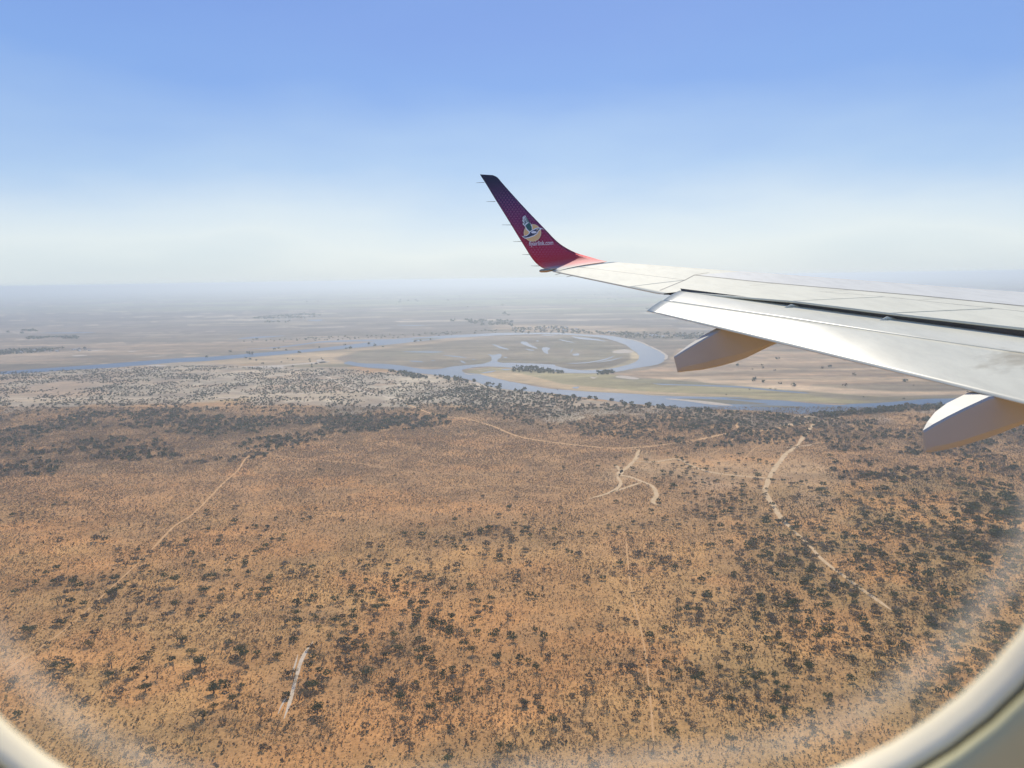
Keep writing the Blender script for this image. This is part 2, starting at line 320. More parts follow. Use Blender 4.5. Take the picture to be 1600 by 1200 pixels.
POOLS = [[(814, 534), (822, 534), (828, 538), (840, 544), (836, 544.3), (822, 540), (815, 537)], [(846.5, 544), (853, 542.6), (860, 544.4), (856, 548), (857, 553), (850, 550.5)],
         [(893, 525.6), (910, 527), (930, 529.5), (948, 533.4), (930, 531.8), (905, 529.5)], [(883, 568), (920, 565.6), (949, 559.5), (960, 555), (948, 562), (915, 567.4)],
         [(930, 566.5), (955, 562), (975, 557), (955, 563.5)], [(768, 537.2), (778, 540), (796, 546), (781, 544)], [(627, 549.6), (660, 548.8), (690, 551), (660, 551)],
         [(660, 548), (690, 549), (688, 549.9)], [(692, 555.2), (712, 556), (731, 559.2), (712, 557.8)], [(719, 563.5), (724, 564.3), (728, 567.8), (722, 566.5)],
         [(640, 563.6), (655, 564), (662, 566), (645, 565.4)], [(673, 563), (680, 563.4), (677, 564.4)], [(737, 561.2), (743, 561.6), (740, 562.5)],
         [(872, 530), (884, 532), (899, 535.6), (884, 533.6)], [(786, 558), (793, 558), (790, 559.6)], [(838, 532), (842, 532.5), (840, 534)],
         [(820, 545), (834, 547), (830, 548)], [(895, 553), (905, 552.5), (903, 555.5), (896, 555.5)], [(885, 556), (893, 549.5), (895, 544), (889, 553)],
         [(847, 523.2), (871, 523.4), (860, 524.3), (850, 524.2)], [(372, 529), (400, 526), (447, 524.4), (415, 527.5), (380, 529.6)], [(895, 605), (905, 604.3), (902, 607), (896, 606.6)],
         [(782, 577), (792, 576.3), (799, 577.2), (790, 578.4)], [(750, 583.3), (762, 580.5), (775, 579), (766, 582)],
         [(1020, 599), (1030, 599.5), (1060, 600.6), (1120, 602), (1160, 604), (1200, 608), (1258, 613.4), (1255, 614.6), (1195, 609.6), (1155, 605.5), (1060, 602), (1035, 601.6)],
         [(60, 520), (150, 519), (110, 521)], [(620, 507.5), (672, 508), (640, 509)], [(480, 500), (505, 499.5), (495, 502)]]
sheet('floodplain_pools', POOLS, M_water, .12, 1.5, 3)
BARS = [[(1039, 623.4), (1060, 623.6), (1110, 628), (1146, 633.5), (1125, 633.6), (1100, 631), (1072, 627)], [(962, 588), (975, 587.2), (990, 589.5), (999, 592), (990, 593), (966, 590.5)],
        [(921, 588.6), (930, 589.5), (935, 587.2), (928, 592)], [(375, 573), (440, 570.4), (505, 565), (512, 566.5), (445, 572), (440, 576)], [(494, 563), (503, 562), (510, 566), (500, 567.5)],
        [(228, 571.5), (245, 570.2), (262, 571.4), (245, 573)], [(112, 556), (125, 554.8), (138, 555.2), (120, 557)], [(200, 549), (216, 548), (205, 550)], [(222, 558.5), (262, 555), (240, 557.7)],
        [(24, 530), (40, 530), (34, 531)], [(958, 549), (975, 546), (990, 549), (985, 551.5), (960, 552)], [(130, 548.6), (150, 547), (165, 546.6), (150, 548.6)]]
sheet('sand_bars', BARS, M_sand, .45, 2, 3)
sheet('mud_bars', [[(1060, 623.2), (1110, 623.8), (1160, 627), (1200, 631.5), (1180, 632.4), (1130, 631), (1100, 628)], [(1165, 634.4), (1200, 633.6), (1258, 636), (1230, 636.8), (1190, 636)], [(640, 530), (660, 528.6), (690, 528), (660, 531)], [(1135, 621.8), (1160, 622.6), (1190, 625), (1160, 624.6)]],
      sand_mat('wet_mud', (.13, .125, .09), (.20, .18, .12)), .42, 2, 3)
# thin line of sand along the outer bend
CLEAR = []
def ribbon(name, lines, mat, z, **kw):
    CLEAR.extend(lines)
    Vs, Fs = [], []
    for q, (pts, wd) in enumerate(lines):
        S = smooth_poly(pts, 8, closed=False); G = np.array([gnd(*p)[:2] for p in S])
        # resample about every 12 m so the edges can wander
        d = np.r_[0, np.cumsum(np.hypot(*np.diff(G, axis=0).T))]; m = max(4, int(d[-1]/9)); u = np.linspace(0, d[-1], m)
        G = np.c_[np.interp(u, d, G[:, 0]), np.interp(u, d, G[:, 1])]
        G = G+np.c_[fbm(G[:, 0], G[:, 1], 60, s=q+3)-.5, fbm(G[:, 0], G[:, 1], 60, s=q+43)-.5]*wd*.6
        T = np.gradient(G, axis=0); T /= np.linalg.norm(T, axis=1)[:, None]+1e-9; Nn = np.c_[-T[:, 1], T[:, 0]]
        wd = wd*.6
        wv = wd*(.35+.55*fbm(u, u*0+q, 30, o=3, s=q))*np.minimum(1, np.minimum(u, d[-1]-u)/25+.15)
        wv2 = wd*(.35+.55*fbm(u, u*0+q, 22, o=3, s=q+90))*np.minimum(1, np.minimum(u, d[-1]-u)/25+.15)
        b = len(Vs)
        for k in range(m): Vs += [(*(G[k]+Nn[k]*wv[k]), z), (*(G[k]-Nn[k]*wv2[k]), z)]
        Fs += [(b+2*k, b+2*k+1, b+2*k+3, b+2*k+2) for k in range(m-1)]
    return tag(mesh(name, Vs, Fs, mat), kind='structure')
ribbon('river_beach', [([(973, 528), (996, 533), (1014, 540.5), (1031, 548.5), (1041, 556), (1039, 562)], 15), ([(725, 583.5), (735, 585.3), (748, 586)], 12),
                       ([(722, 595), (735, 597), (752, 599)], 16), ([(1000, 617), (1055, 619.4), (1035, 618)], 10), ([(745, 580), (765, 577), (780, 576)], 9), ([(640, 586), (690, 588)], 14)], M_sand, .5)
ribbon('orange_dirt_track', [([(630, 629), (680, 648), (730, 655), (770, 666), (810, 682), (870, 692), (950, 700), (1000, 699), (1060, 692), (1090, 688)], 9),
                             ([(1088, 688), (1120, 681), (1160, 674), (1200, 672.5), (1240, 664)], 14), ([(1146, 654), (1152, 663), (1155, 675)], 12),
                             ([(402, 708), (385, 716), (372, 735), (352, 752), (330, 775), (303, 802), (268, 826), (235, 862)], 4), ([(235, 862), (170, 922), (100, 985), (20, 1040), (-60, 1090)], 2.0),
                             ([(400, 708), (460, 716), (560, 724), (650, 738)], 3), ([(1090, 688), (1060, 700), (1020, 705), (1000, 712)], 2.2), ([(1240, 672), (1180, 700), (1150, 730), (1112, 738)], 2.0), ([(1155, 675), (1130, 700), (1100, 712)], 1.8), ([(1300, 668), (1360, 672), (1420, 668)], 2.5), ([(560, 724), (640, 738), (760, 742), (900, 748), (960, 742)], 1.6), ([(235, 862), (190, 880), (120, 885)], 1.6), ([(978, 842), (986, 920), (1005, 1000), (1015, 1080), (1022, 1170)], 1.7),
                             ([(1103, 800), (1125, 803), (1160, 808)], 4), ([(660, 762), (690, 763), (800, 757), (900, 765)], 2.2)], M_track, .06)
ribbon('sandy_track', [([(1272, 660), (1262, 674), (1250, 690), (1238, 702), (1224, 713), (1210, 735), (1200, 752), (1198, 768), (1207, 790), (1221, 812), (1240, 829)], 9.5),
                       ([(1238, 827), (1262, 850), (1285, 875), (1330, 908), (1395, 955)], 5.5), ([(1240, 664), (1275, 660), (1312, 652)], 9), ([(1215, 700), (1255, 697), (1280, 692)], 6),
                       ([(998, 703), (990, 720), (977, 733), (966, 741), (985, 745), (1005, 753), (1020, 760), (1026, 774), (1021, 785), (1032, 790)], 8.5), ([(990, 720), (1020, 722), (1058, 717), (1080, 727), (1112, 738), (1170, 745), (1215, 748)], 7.5),
                       ([(962, 742), (970, 757), (952, 770), (918, 780)], 7), ([(1005, 753), (975, 763), (952, 770)], 7), ([(1215, 742), (1245, 746)], 4), ([(960, 725), (972, 738), (960, 745)], 8),
                       ([(1224, 665), (1245, 662.5), (1270, 661)], 22), ([(1245, 650.5), (1262, 651.5), (1280, 650)], 16), ([(1100, 668.5), (1145, 671)], 3)], M_trackpale, .09)
ribbon('pale_track', [([(486, 582), (515, 590), (540, 603), (560, 609), (600, 619), (632, 629)], 12), ([(0, 622), (150, 623), (330, 622), (430, 617), (520, 612), (560, 611)], 12), ([(700, 601), (740, 598), (748, 606), (730, 614)], 14),
                      ([(434, 1116), (441, 1100), (450, 1086)], 3.4), ([(455, 1060), (461, 1040), (466, 1022)], 2.8), ([(443, 1124), (454, 1092), (463, 1055), (474, 1025), (490, 1002)], 3.6)], sand_mat('whitish_track_sand', (.50, .39, .26), (.68, .56, .40)), .12)

# ------------------------------------------------------------ plants
def crown_quads(cx, cy, cz, rx, ry, rz, n, size, r, lobes=7, flat=.55):
    """leaf cards spread through lobes of a crown -> (4n,3) verts"""
    a = r.uniform(0, 2*np.pi, lobes); q = np.sqrt(r.uniform(0.05, .75, lobes))
    L = np.c_[np.cos(a)*q*.62, np.sin(a)*q*.62, r.uniform(-.28, .42, lobes)*(1-q*.5)]; LR = r.uniform(.32, .52, lobes)
    k = r.integers(0, lobes, n); d = r.normal(size=(n, 3)); d /= np.linalg.norm(d, axis=1)[:, None]
    rad = LR[k]*r.uniform(.45, 1.0, n)**.5
    p = L[k]+d*rad[:, None]*np.array([1, 1, flat])
    c = p*np.array([rx, ry, rz])+np.array([cx, cy, cz])
    nrm = d+r.normal(size=(n, 3))*.7; nrm /= np.linalg.norm(nrm, axis=1)[:, None]
    t = np.cross(nrm, r.normal(size=(n, 3))); t /= np.linalg.norm(t, axis=1)[:, None]; b = np.cross(nrm, t)
    s = (size*r.uniform(.6, 1.3, n))[:, None]
    return np.stack([c-t*s, c-b*s*.8, c+t*s, c+b*s*.8], 1)
def tube(pts, rads, seg=6):
    Vs, Fs = [], []
    for k, (p, rd) in enumerate(zip(pts, rads)):
        p = np.array(p, float); d = np.array(pts[min(k+1, len(pts)-1)], float)-np.array(pts[max(k-1, 0)], float); d /= np.linalg.norm(d)+1e-9
        u = np.cross(d, [0.3, .9, .31]); u /= np.linalg.norm(u)+1e-9; v = np.cross(d, u)
        for s in range(seg):
            a = 2*np.pi*s/seg; Vs.append(p+(u*math.cos(a)+v*math.sin(a))*rd)
    for k in range(len(pts)-1):
        for s in range(seg): Fs.append((k*seg+s, k*seg+(s+1) % seg, (k+1)*seg+(s+1) % seg, (k+1)*seg+s))
    Fs.append(tuple(range(seg))[::-1]); Fs.append(tuple((len(pts)-1)*seg+s for s in range(seg)))
    return Vs, Fs
def join_parts(parts):
    V, Fc = [], []
    for v, f in parts:
        b = len(V); V += list(v); Fc += [tuple(b+k for k in q) for q in f]
    return V, Fc
GREEN = np.array([.080, .088, .034]); BARE = np.array([.21, .150, .085])
protos = {}
def make_tree(kind, seed):             # unit tree: crown 1 m wide, base at the origin
    r = np.random.default_rng(seed)
    hgt = r.uniform(.36, .55) if kind == 'green' else r.uniform(.45, .65); rz = r.uniform(.26, .36)
    n, sz = (420, .040) if kind == 'green' else (300, .026)
    Qv = crown_quads(0, 0, hgt, .62, .62, rz*1.1, n, sz, r, 9 if kind == 'green' else 7)
    base = GREEN if kind == 'green' else BARE
    cc = np.repeat(base*r.uniform(.65, 1.45, (n, 1))*np.array([1+.25*r.uniform(-1, 1), 1, 1]), 4, 0)
    V = Qv.reshape(-1, 3); Fq = np.arange(4*n).reshape(n, 4)
    cr = mesh('crown', V, Fq, M_leaf, cols=cc, link=False)
    parts = [tube([(0, 0, -.03), (.01, .0, hgt*.3), (.02, .01, hgt*.55)], [.045, .034, .028])]
    for q in range(5):
        a = r.uniform(0, 6.28)+q*1.25; e = r.uniform(.22, .36)
        parts.append(tube([(.018, .01, hgt*.45), (math.cos(a)*e*.5, math.sin(a)*e*.5, hgt*.75), (math.cos(a)*e, math.sin(a)*e, hgt*1.02)], [.022, .014, .005], 5))
    tv, tf = join_parts(parts)
    tk = mesh('trunk', tv, tf, M_bark, link=False)
    return cr.data, tk.data
for kd in ('green', 'bare'):
    protos[kd] = [make_tree(kd, 100+q+(50 if kd == 'bare' else 0)) for q in range(7)]

# where the trees stand: (px, py, crown width in px, kind)
T = []
A1 = [(450,40,22),(595,45,26),(640,40,18),(805,50,22),(350,85,22),(430,155,28),(495,130,26),(497,160,24),(190,270,30),(20,280,34),(110,355,44),(195,330,40),(305,335,40),(500,290,46),(525,345,50),(645,310,42),(670,360,32),(420,365,44),(385,395,60),(245,405,36),(75,435,66),(165,432,34),(155,472,56),(315,430,34),(358,462,40),(220,445,22),(1050,297,40),(940,300,34),(900,270,28),(850,445,40),(910,440,40),(915,490,30),(970,450,38),(765,480,48),(685,525,38),(625,490,36),(575,500,28),(1020,488,56),(995,530,64),(1045,515,36),(1090,390,48),(1088,415,46),(865,545,44),(865,575,44),(775,570,26),(740,590,26),(570,600,48),(510,600,34),(680,628,34),(738,678,34),(825,630,56),(540,695,42),(930,735,46),(815,700,50),(825,740,50),(640,735,50),(645,775,60),(1085,680,60),(1085,735,42),(1135,540,38),(1180,630,36),(1285,630,36),(1215,690,40),(1350,615,40),(1190,540,34),(1220,545,30),(1005,820,46),(1275,810,48),(790,830,44),(690,905,44),(615,945,50),(875,950,44),(45,830,78),(190,720,40),(265,770,90),(290,850,40),(115,970,70),(270,940,34),(1070,940,36),(1110,970,60),(1205,930,36),(370,1120,80),(60,1110,60),(1245,1140,50),(1290,790,30)]
BARESET = {(500,290),(385,395),(525,345),(825,740),(645,775),(1005,820),(790,830),(690,905),(615,945),(875,950),(370,1120),(60,1110),(1245,1140),(1110,970),(290,850),(190,720),(640,735)}
for x, y, wd in A1: T.append((300+x/3.43, 800+y/3.43, wd/3.43, 'bare' if (x, y) in BARESET else 'green'))
for x, y, wd in [(225,50,44),(455,48,44),(500,75,50),(440,172,54),(95,110,44),(730,110,70),(720,140,60),(860,200,80),(1100,205,70),(1010,110,60),(1270,265,50),(1250,565,90),(835,620,70),(985,640,90),(1150,660,100),(1340,730,80),(910,725,80),(355,655,60),(1020,920,70),(1270,890,60),(680,950,70),(1420,710,50),(880,1075,80),(940,1130,70),(440,735,70),(1430,430,50),(115,875,50),(540,790,50),(720,800,34),(1395,920,50),(610,1080,70)]:
    T.append((x/4, 900+y/4, wd/4, 'green' if wd < 60 and y < 300 else ('bare' if (x+y) % 3 else 'green')))
# single trees in the clearings at the centre right (crop origin 850,620, scale 2.909)
for x, y, wd in [(325,282,16),(323,320,20),(245,322,22),(403,332,26),(420,350,14),(233,296,12),(360,310,14),(545,360,16),(970,368,36),(1270,408,32),(1145,405,26),(1170,395,24),(1262,440,50),(1285,445,30),(598,272,14),(597,208,12),(870,352,18),(905,383,14),(848,328,10),(150,300,12),(425,240,12),(880,262,12),(1365,250,22),(1410,245,18),(1300,275,24),(1500,365,40),(1590,400,50),(1475,385,24),(1550,430,40),(1385,462,30),(1510,432,34),(1110,415,14),(1045,350,12)]:
    T.append((850+x/2.909, 620+y/2.909, wd/2.909, 'green'))
def blob(cx, cy, rx, ry, n, lo, hi, pb=.3, box=False):
    for _ in range(n):
        if box: x, y = rng.uniform(-1, 1, 2)
        else: x, y = np.clip(rng.normal(size=2)*.55, -1.3, 1.3)
        x = cx+x*rx; y = cy+y*ry; sc_ = 300/max(.05, math.sin(PITCH+math.atan((y-600)/FPX)))/1200   # m per px
        T.append((x, y, rng.uniform(lo, hi)/sc_*rng.uniform(.8, 1.1), 'bare' if rng.random() < pb else 'green'))
blob(1450, 840, 210, 110, 340, 4.5, 10.5, .25); blob(1330, 980, 230, 140, 270, 4.5, 10, .6); blob(1560, 800, 80, 70, 110, 7, 14, .1)
blob(1540, 1010, 130, 160, 130, 6, 12, .5); blob(1230, 870, 90, 80, 130, 5, 10, .6); blob(1120, 780, 80, 45, 110, 5, 9, .6); blob(1060, 735, 40, 25, 45, 5, 8, .4)
blob(800, 840, 90, 50, 55, 6, 10, .45); blob(640, 930, 170, 90, 95, 5, 10, .5); blob(560, 1060, 330, 120, 130, 6, 11, .75); blob(850, 1120, 260, 100, 90, 5, 10, .8)
blob(150, 960, 180, 120, 60, 6, 11, .7); blob(300, 860, 150, 50, 30, 5, 9, .3); blob(1100, 1000, 140, 130, 90, 5, 10, .75); blob(1000, 870, 100, 60, 40, 5, 9, .7)
blob(800, 850, 1000, 250, 260, 4, 8, .6, True); blob(1200, 700, 150, 30, 40, 4, 7, .2, True)
T = [t for t in T if not (90 < t[1] < 660) or True]
def metres(t):
    x, y, _ = gnd(t[0], t[1]); s = math.sqrt(x*x+y*y+EYE*EYE)
    return x, y, t[2]/1200*s, s
TT = sorted([(t[2], *metres(t), t[3], t[0], t[1]) for t in T], key=lambda a: -a[0])
inview = [a for a in TT if -5 < a[6] < 1605 and a[7] < 1205]
rest = [a for a in TT if not (-5 < a[6] < 1605 and a[7] < 1205)]
IND, MORE = inview[:290], inview[290:]+rest
def where(px, py):
    if px > 1230:
        if py < 760: return 'just under the flap fairings'
        if py < 860: return 'right of the long sandy track' if px < 1420 else 'by the right picture edge'
        if py < 960: return 'past the end of the sandy track' if px < 1420 else 'above the window rim at right'
        return 'beside the lower right window rim'
    if px > 900:
        if py < 800: return 'around the forked track clearing'
        return 'right of bottom centre' if py > 1000 else 'below the forked track clearing'
    if px > 600:
        return 'at the bottom centre' if py > 1030 else ('in the centre of the plain' if py > 880 else 'above the centre of the plain')
    if px > 410:
        if py > 1000: return 'beside the short whitish track'
        return 'uphill of the short whitish track' if py > 890 else 'high on the left centre plain'
    if px > 200: return 'left of the short whitish track' if py > 1000 else 'in the left row of dark trees' if py > 880 else 'by the end of the orange track'
    return 'near the lower left window rim' if py > 1000 else 'at the left picture edge'
for a in IND:
    wpx, x, y, wm, s, kd, px, py = a
    cr, tk = protos[kd][rng.integers(0, 7)]
    e = bpy.data.objects.new('tree', None); COL.objects.link(e); e.empty_display_size = 1
    e.location = (x, y, 0); e.rotation_euler = (0, 0, rng.uniform(0, 6.28)); wm = min(wm, 15.5)*.92; tall = rng.random() < .5; zs = wm*(rng.uniform(1.04, 1.22) if tall else rng.uniform(.78, .94)); e.scale = (wm, wm*rng.uniform(.8, 1.1), zs)
    loc = where(px, py)
    sz = 'largest' if wpx > 19 else 'broad' if wpx > 14.5 else 'small'
    kk = ('high crowned ' if tall else 'flat crowned ')+('dark green' if kd == 'green' else 'half bare brown')
    tag(e, f'{sz} {kk} tree {loc}', 'tree', f'{sz} {kk} trees {loc}')
    for nm, d in (('crown', cr), ('trunk', tk)):
        o = bpy.data.objects.new(nm, d); COL.objects.link(o); o.parent = e
def scatter(name, P, W, Hh, base, nq, mat, label, cat, lean=.0, seed=1, qs=.34, lift=.5):
    """many plants as one object: P (n,2) W widths, nq cards each"""
    r = np.random.default_rng(seed); n = len(P)
    d = r.normal(size=(n, nq, 3)); d /= np.linalg.norm(d, axis=2)[..., None]; rad = r.uniform(.25, 1, (n, nq))**.5
    c = d*rad[..., None]; c[..., 2] = np.abs(c[..., 2]) if lift == 0 else c[..., 2]*.8
    C = np.empty((n, nq, 3)); C[..., 0] = P[:, None, 0]+c[..., 0]*W[:, None]*.5; C[..., 1] = P[:, None, 1]+c[..., 1]*W[:, None]*.5
    C[..., 2] = Hh[:, None]*(lift+c[..., 2]*(1-lift if lift else 1))
    nn = r.normal(size=(n, nq, 3))+d*.6; nn /= np.linalg.norm(nn, axis=2)[..., None]
    t = np.cross(nn, r.normal(size=(n, nq, 3))); t /= np.linalg.norm(t, axis=2)[..., None]; b = np.cross(nn, t)
    s = (W[:, None]*qs*r.uniform(.6, 1.2, (n, nq)))[..., None]*.5
    V = np.stack([C-t*s, C-b*s, C+t*s, C+b*s], 2).reshape(-1, 3); V[:, 2] = np.maximum(V[:, 2], 0.02)
    cc = base[:, None, :]*r.uniform(.7, 1.35, (n, nq, 1)); cc = np.repeat(cc.reshape(-1, 3), 4, 0)
    Fq = np.arange(len(V)).reshape(-1, 4)
    o = fast_mesh(name, V, Fq, mat, cc); tag(o, label, cat, kind='stuff'); return o
if MORE:
    P = np.array([(a[1], a[2]) for a in MORE]); W = np.array([min(a[3], 14) for a in MORE]); kb = np.array([a[5] == 'bare' for a in MORE])
    base = np.where(kb[:, None], BARE, GREEN)*rng.uniform(.7, 1.4, (len(P), 1))
    scatter('scattered_trees', P, W, W*rng.uniform(.55, .75, len(P)), base, 60, M_leaf, 'small dark and half bare trees scattered in between the larger trees of the plain', 'trees', seed=5, qs=.2, lift=.62)
# scrub that carpets the near plain
def px_sample(n, x0, x1, y0, y1):       # uniform over the ground inside a picture box
    cs = [ray(a, b) for a in (x0, (x0+x1)/2, x1) for b in (y0, y1)]; ds = [EYE*math.hypot(c[0], c[1])/max(-c[2], .006) for c in cs]; az_ = [math.atan2(c[0], c[1]) for c in cs]
    dmin, dmax = min(ds), max(ds); ax = rng.uniform(min(az_), max(az_), n*2)
    d = np.sqrt(rng.uniform(dmin**2, dmax**2, n*2)); x = d*np.sin(ax); y = d*np.cos(ax)
    px, py = to_px(np.c_[x, y, x*0]); k = (px > x0) & (px < x1) & (py > y0) & (py < y1)
    return np.c_[x, y, px, py][k][:n]
def lines_keep(S, halfw):               # keep the tracks clear
    return np.ones(len(S), bool)
S = px_sample(620000, -120, 1720, 636, 1260)
TR = [(p, w_*.34+.35) for p, w_ in CLEAR]
keep = np.ones(len(S), bool)
for pts, hw in TR:
    G = np.array([gnd(*p)[:2] for p in smooth_poly(pts, 4, False)])
    for k in range(len(G)-1):
        a, b = G[k], G[k+1]; L = ((b-a)**2).sum() or 1
        q = np.nonzero((S[:, 0] > min(a[0], b[0])-hw) & (S[:, 0] < max(a[0], b[0])+hw) & (S[:, 1] > min(a[1], b[1])-hw) & (S[:, 1] < max(a[1], b[1])+hw))[0]
        tt = np.clip(((S[q, 0]-a[0])*(b[0]-a[0])+(S[q, 1]-a[1])*(b[1]-a[1]))/L, 0, 1)
        keep[q[np.hypot(S[q, 0]-a[0]-tt*(b[0]-a[0]), S[q, 1]-a[1]-tt*(b[1]-a[1])) <= hw]] = False
clear = inpoly(S[:, 2], S[:, 3], [(925, 728), (1000, 708), (1080, 706), (1200, 690), (1285, 722), (1290, 760), (1200, 770), (1060, 745), (960, 742)], 20)
dens = .5+.5*ss(.38, .58, fbm(S[:, 0], S[:, 1], 45, s=201)); dens *= 1-.7*clear
dens *= .45+.55*ss(636, 690, S[:, 3]); keep &= rng.random(len(S)) < dens
S = S[keep]; n = len(S)
W = rng.uniform(.8, 1.8, n)**1.0*(1+.25*(rng.random(n) < .1)); W *= np.clip(np.hypot(S[:, 0], S[:, 1])/1100, 1, 1.5); big = (rng.random(n) < .02)*ss(700, 820, S[:, 3]); W *= 1+big*1.3
tone = rng.random(n)
base = np.where((tone < .45)[:, None], [.25, .150, .075], np.where((tone < .8)[:, None], [.50, .32, .14], np.where((tone < .96)[:, None], [.60, .43, .18], [.12, .12, .055])))*rng.uniform(.75, 1.3, (n, 1))
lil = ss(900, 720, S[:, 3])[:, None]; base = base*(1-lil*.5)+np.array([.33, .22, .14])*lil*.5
base = base*(1-.45*big[:, None]); dark = inpoly(S[:, 2], S[:, 3], [(1180, 780), (1420, 740), (1750, 700), (1750, 1250), (1150, 1250), (1120, 980)], 60)[:, None]*(rng.random((n, 1)) < .4); base = base*(1-dark)+np.array([.085, .078, .048])*dark
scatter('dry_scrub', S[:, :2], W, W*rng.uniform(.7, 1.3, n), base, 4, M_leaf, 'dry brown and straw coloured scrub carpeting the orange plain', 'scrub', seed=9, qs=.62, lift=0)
# woodland band, pale bush country, bank-side trees (thousands, a few pixels each)
def zone(n, poly, lo, hi, green, dn=None):
    xs = [p[0] for p in poly]; ys = [p[1] for p in poly]
    S = px_sample(n*6, min(xs), max(xs), min(ys), max(ys)); m = inpoly(S[:, 2], S[:, 3], poly, 6) > rng.uniform(.2, .8, len(S)); S = S[m]
    if dn: S = S[rng.random(len(S)) < ss(dn[0], dn[1], fbm(S[:, 0], S[:, 1], dn[2], s=dn[3]))]
    S = S[:n]; return S[:, :2], rng.uniform(lo, hi, len(S)), np.where((rng.random(len(S)) < green)[:, None], [.058, .070, .036], [.20, .145, .09])*rng.uniform(.7, 1.3, (len(S), 1))
Z = [zone(2000, [(-150, 645), (300, 640), (600, 648), (700, 655), (650, 668), (560, 672), (480, 700), (400, 716), (250, 735), (-150, 752)], 6, 11, .5, (.44, .60, 110, 301)),
     zone(170, [(540, 655), (600, 645), (700, 648), (705, 662), (640, 672), (560, 676)], 6, 11, .75, (.3, .55, 40, 351)),
     zone(230, [(280, 650), (540, 652), (520, 690), (420, 706), (280, 690)], 5, 10, .75, (.4, .6, 90, 311)),
     zone(9500, [(-150, 588), (300, 571), (560, 578), (640, 588), (760, 602), (770, 630), (600, 636), (300, 633), (-150, 633)], 2.6, 5.6, .7, (.36, .56, 70, 317)),
     zone(2500, [(740, 600), (820, 612), (1000, 632), (1240, 650), (1240, 658), (1090, 668), (1060, 690), (900, 680), (760, 650), (620, 640), (640, 626)], 3.5, 7.5, .6, (.34, .54, 80, 323)),
     zone(330, [(-150, 630), (300, 632), (740, 630), (740, 646), (300, 644), (-150, 650)], 5, 9, .5),
     zone(700, [(1050, 650), (1300, 652), (1280, 690), (1100, 700), (1040, 690)], 4, 8, .6, (.4, .6, 60, 331)),
     zone(800, [(1270, 655), (1500, 645), (1650, 650), (1650, 760), (1300, 750), (1290, 690)], 4, 9, .5, (.45, .62, 70, 337)),
     zone(230, [(690, 587), (760, 598), (850, 614), (1000, 631), (1090, 640), (1240, 650), (1230, 653), (1000, 636), (850, 619), (700, 594)], 9, 14, .9),
     zone(260, [(1264, 650), (1334, 642), (1470, 633), (1560, 629), (1560, 636), (1400, 643), (1280, 653)], 9, 15, .8),
     zone(130, [(800, 574), (830, 572.5), (858, 577), (882, 580.5), (880, 584), (830, 582.5), (803, 580)], 7, 12, 1.0), zone(45, [(932, 580), (945, 578.5), (962, 582), (955, 585.5), (932, 585)], 7, 11, 1.0),
     zone(60, [(600, 577), (660, 588), (700, 588), (700, 592), (640, 592)], 9, 14, 1.0),
     zone(22, [(310, 552), (500, 541), (700, 529), (705, 533), (510, 551), (320, 565)], 9, 18, .9), zone(26, [(1060, 560), (1480, 560), (1480, 610), (1100, 600)], 8, 16, .8),
     zone(14, [(380, 560), (540, 560), (500, 575), (380, 572)], 7, 12, .8),
     zone(200, [(800, 513), (870, 510), (920, 518), (1000, 522), (1000, 526), (900, 521), (800, 520)], 8, 16, .9), zone(200, [(960, 519), (1100, 521), (1100, 530), (975, 528)], 8, 14, .8),
     zone(170, [(395, 496), (440, 491), (500, 489), (505, 497), (440, 505), (398, 505)], 10, 22, .9, (.38, .62, 260, 407)),
     zone(170, [(-20, 549), (40, 543), (130, 542), (135, 549), (30, 554), (-20, 556)], 8, 17, .9, (.38, .62, 160, 401)), zone(90, [(40, 528), (120, 526), (125, 534), (50, 534)], 10, 20, .9, (.38, .62, 200, 403)), zone(70, [(5, 517), (50, 515), (62, 519), (10, 523)], 12, 22, .9, (.38, .62, 200, 405)),
     zone(110, [(600, 524), (780, 514), (780, 519), (620, 529), (380, 535), (380, 531)], 7, 13, .8), zone(60, [(720, 500), (800, 502), (800, 510), (740, 508)], 14, 28, .8), zone(60, [(430, 460), (1000, 455), (1050, 500), (600, 505)], 20, 40, .9, (.5, .65, 1200, 341)), zone(60, [(1480, 425), (1600, 424), (1650, 440), (1480, 440)], 30, 60, .9)]
P = np.concatenate([z[0] for z in Z]); W = np.concatenate([z[1] for z in Z]); base = np.concatenate([z[2] for z in Z])
scatter('distant_woodland', P, W, W*rng.uniform(.5, .8, len(P)), base, 16, M_leaf, 'dark grey green bushes and trees crowding the sandy country by the river', 'woodland', seed=12, qs=.45, lift=.45)

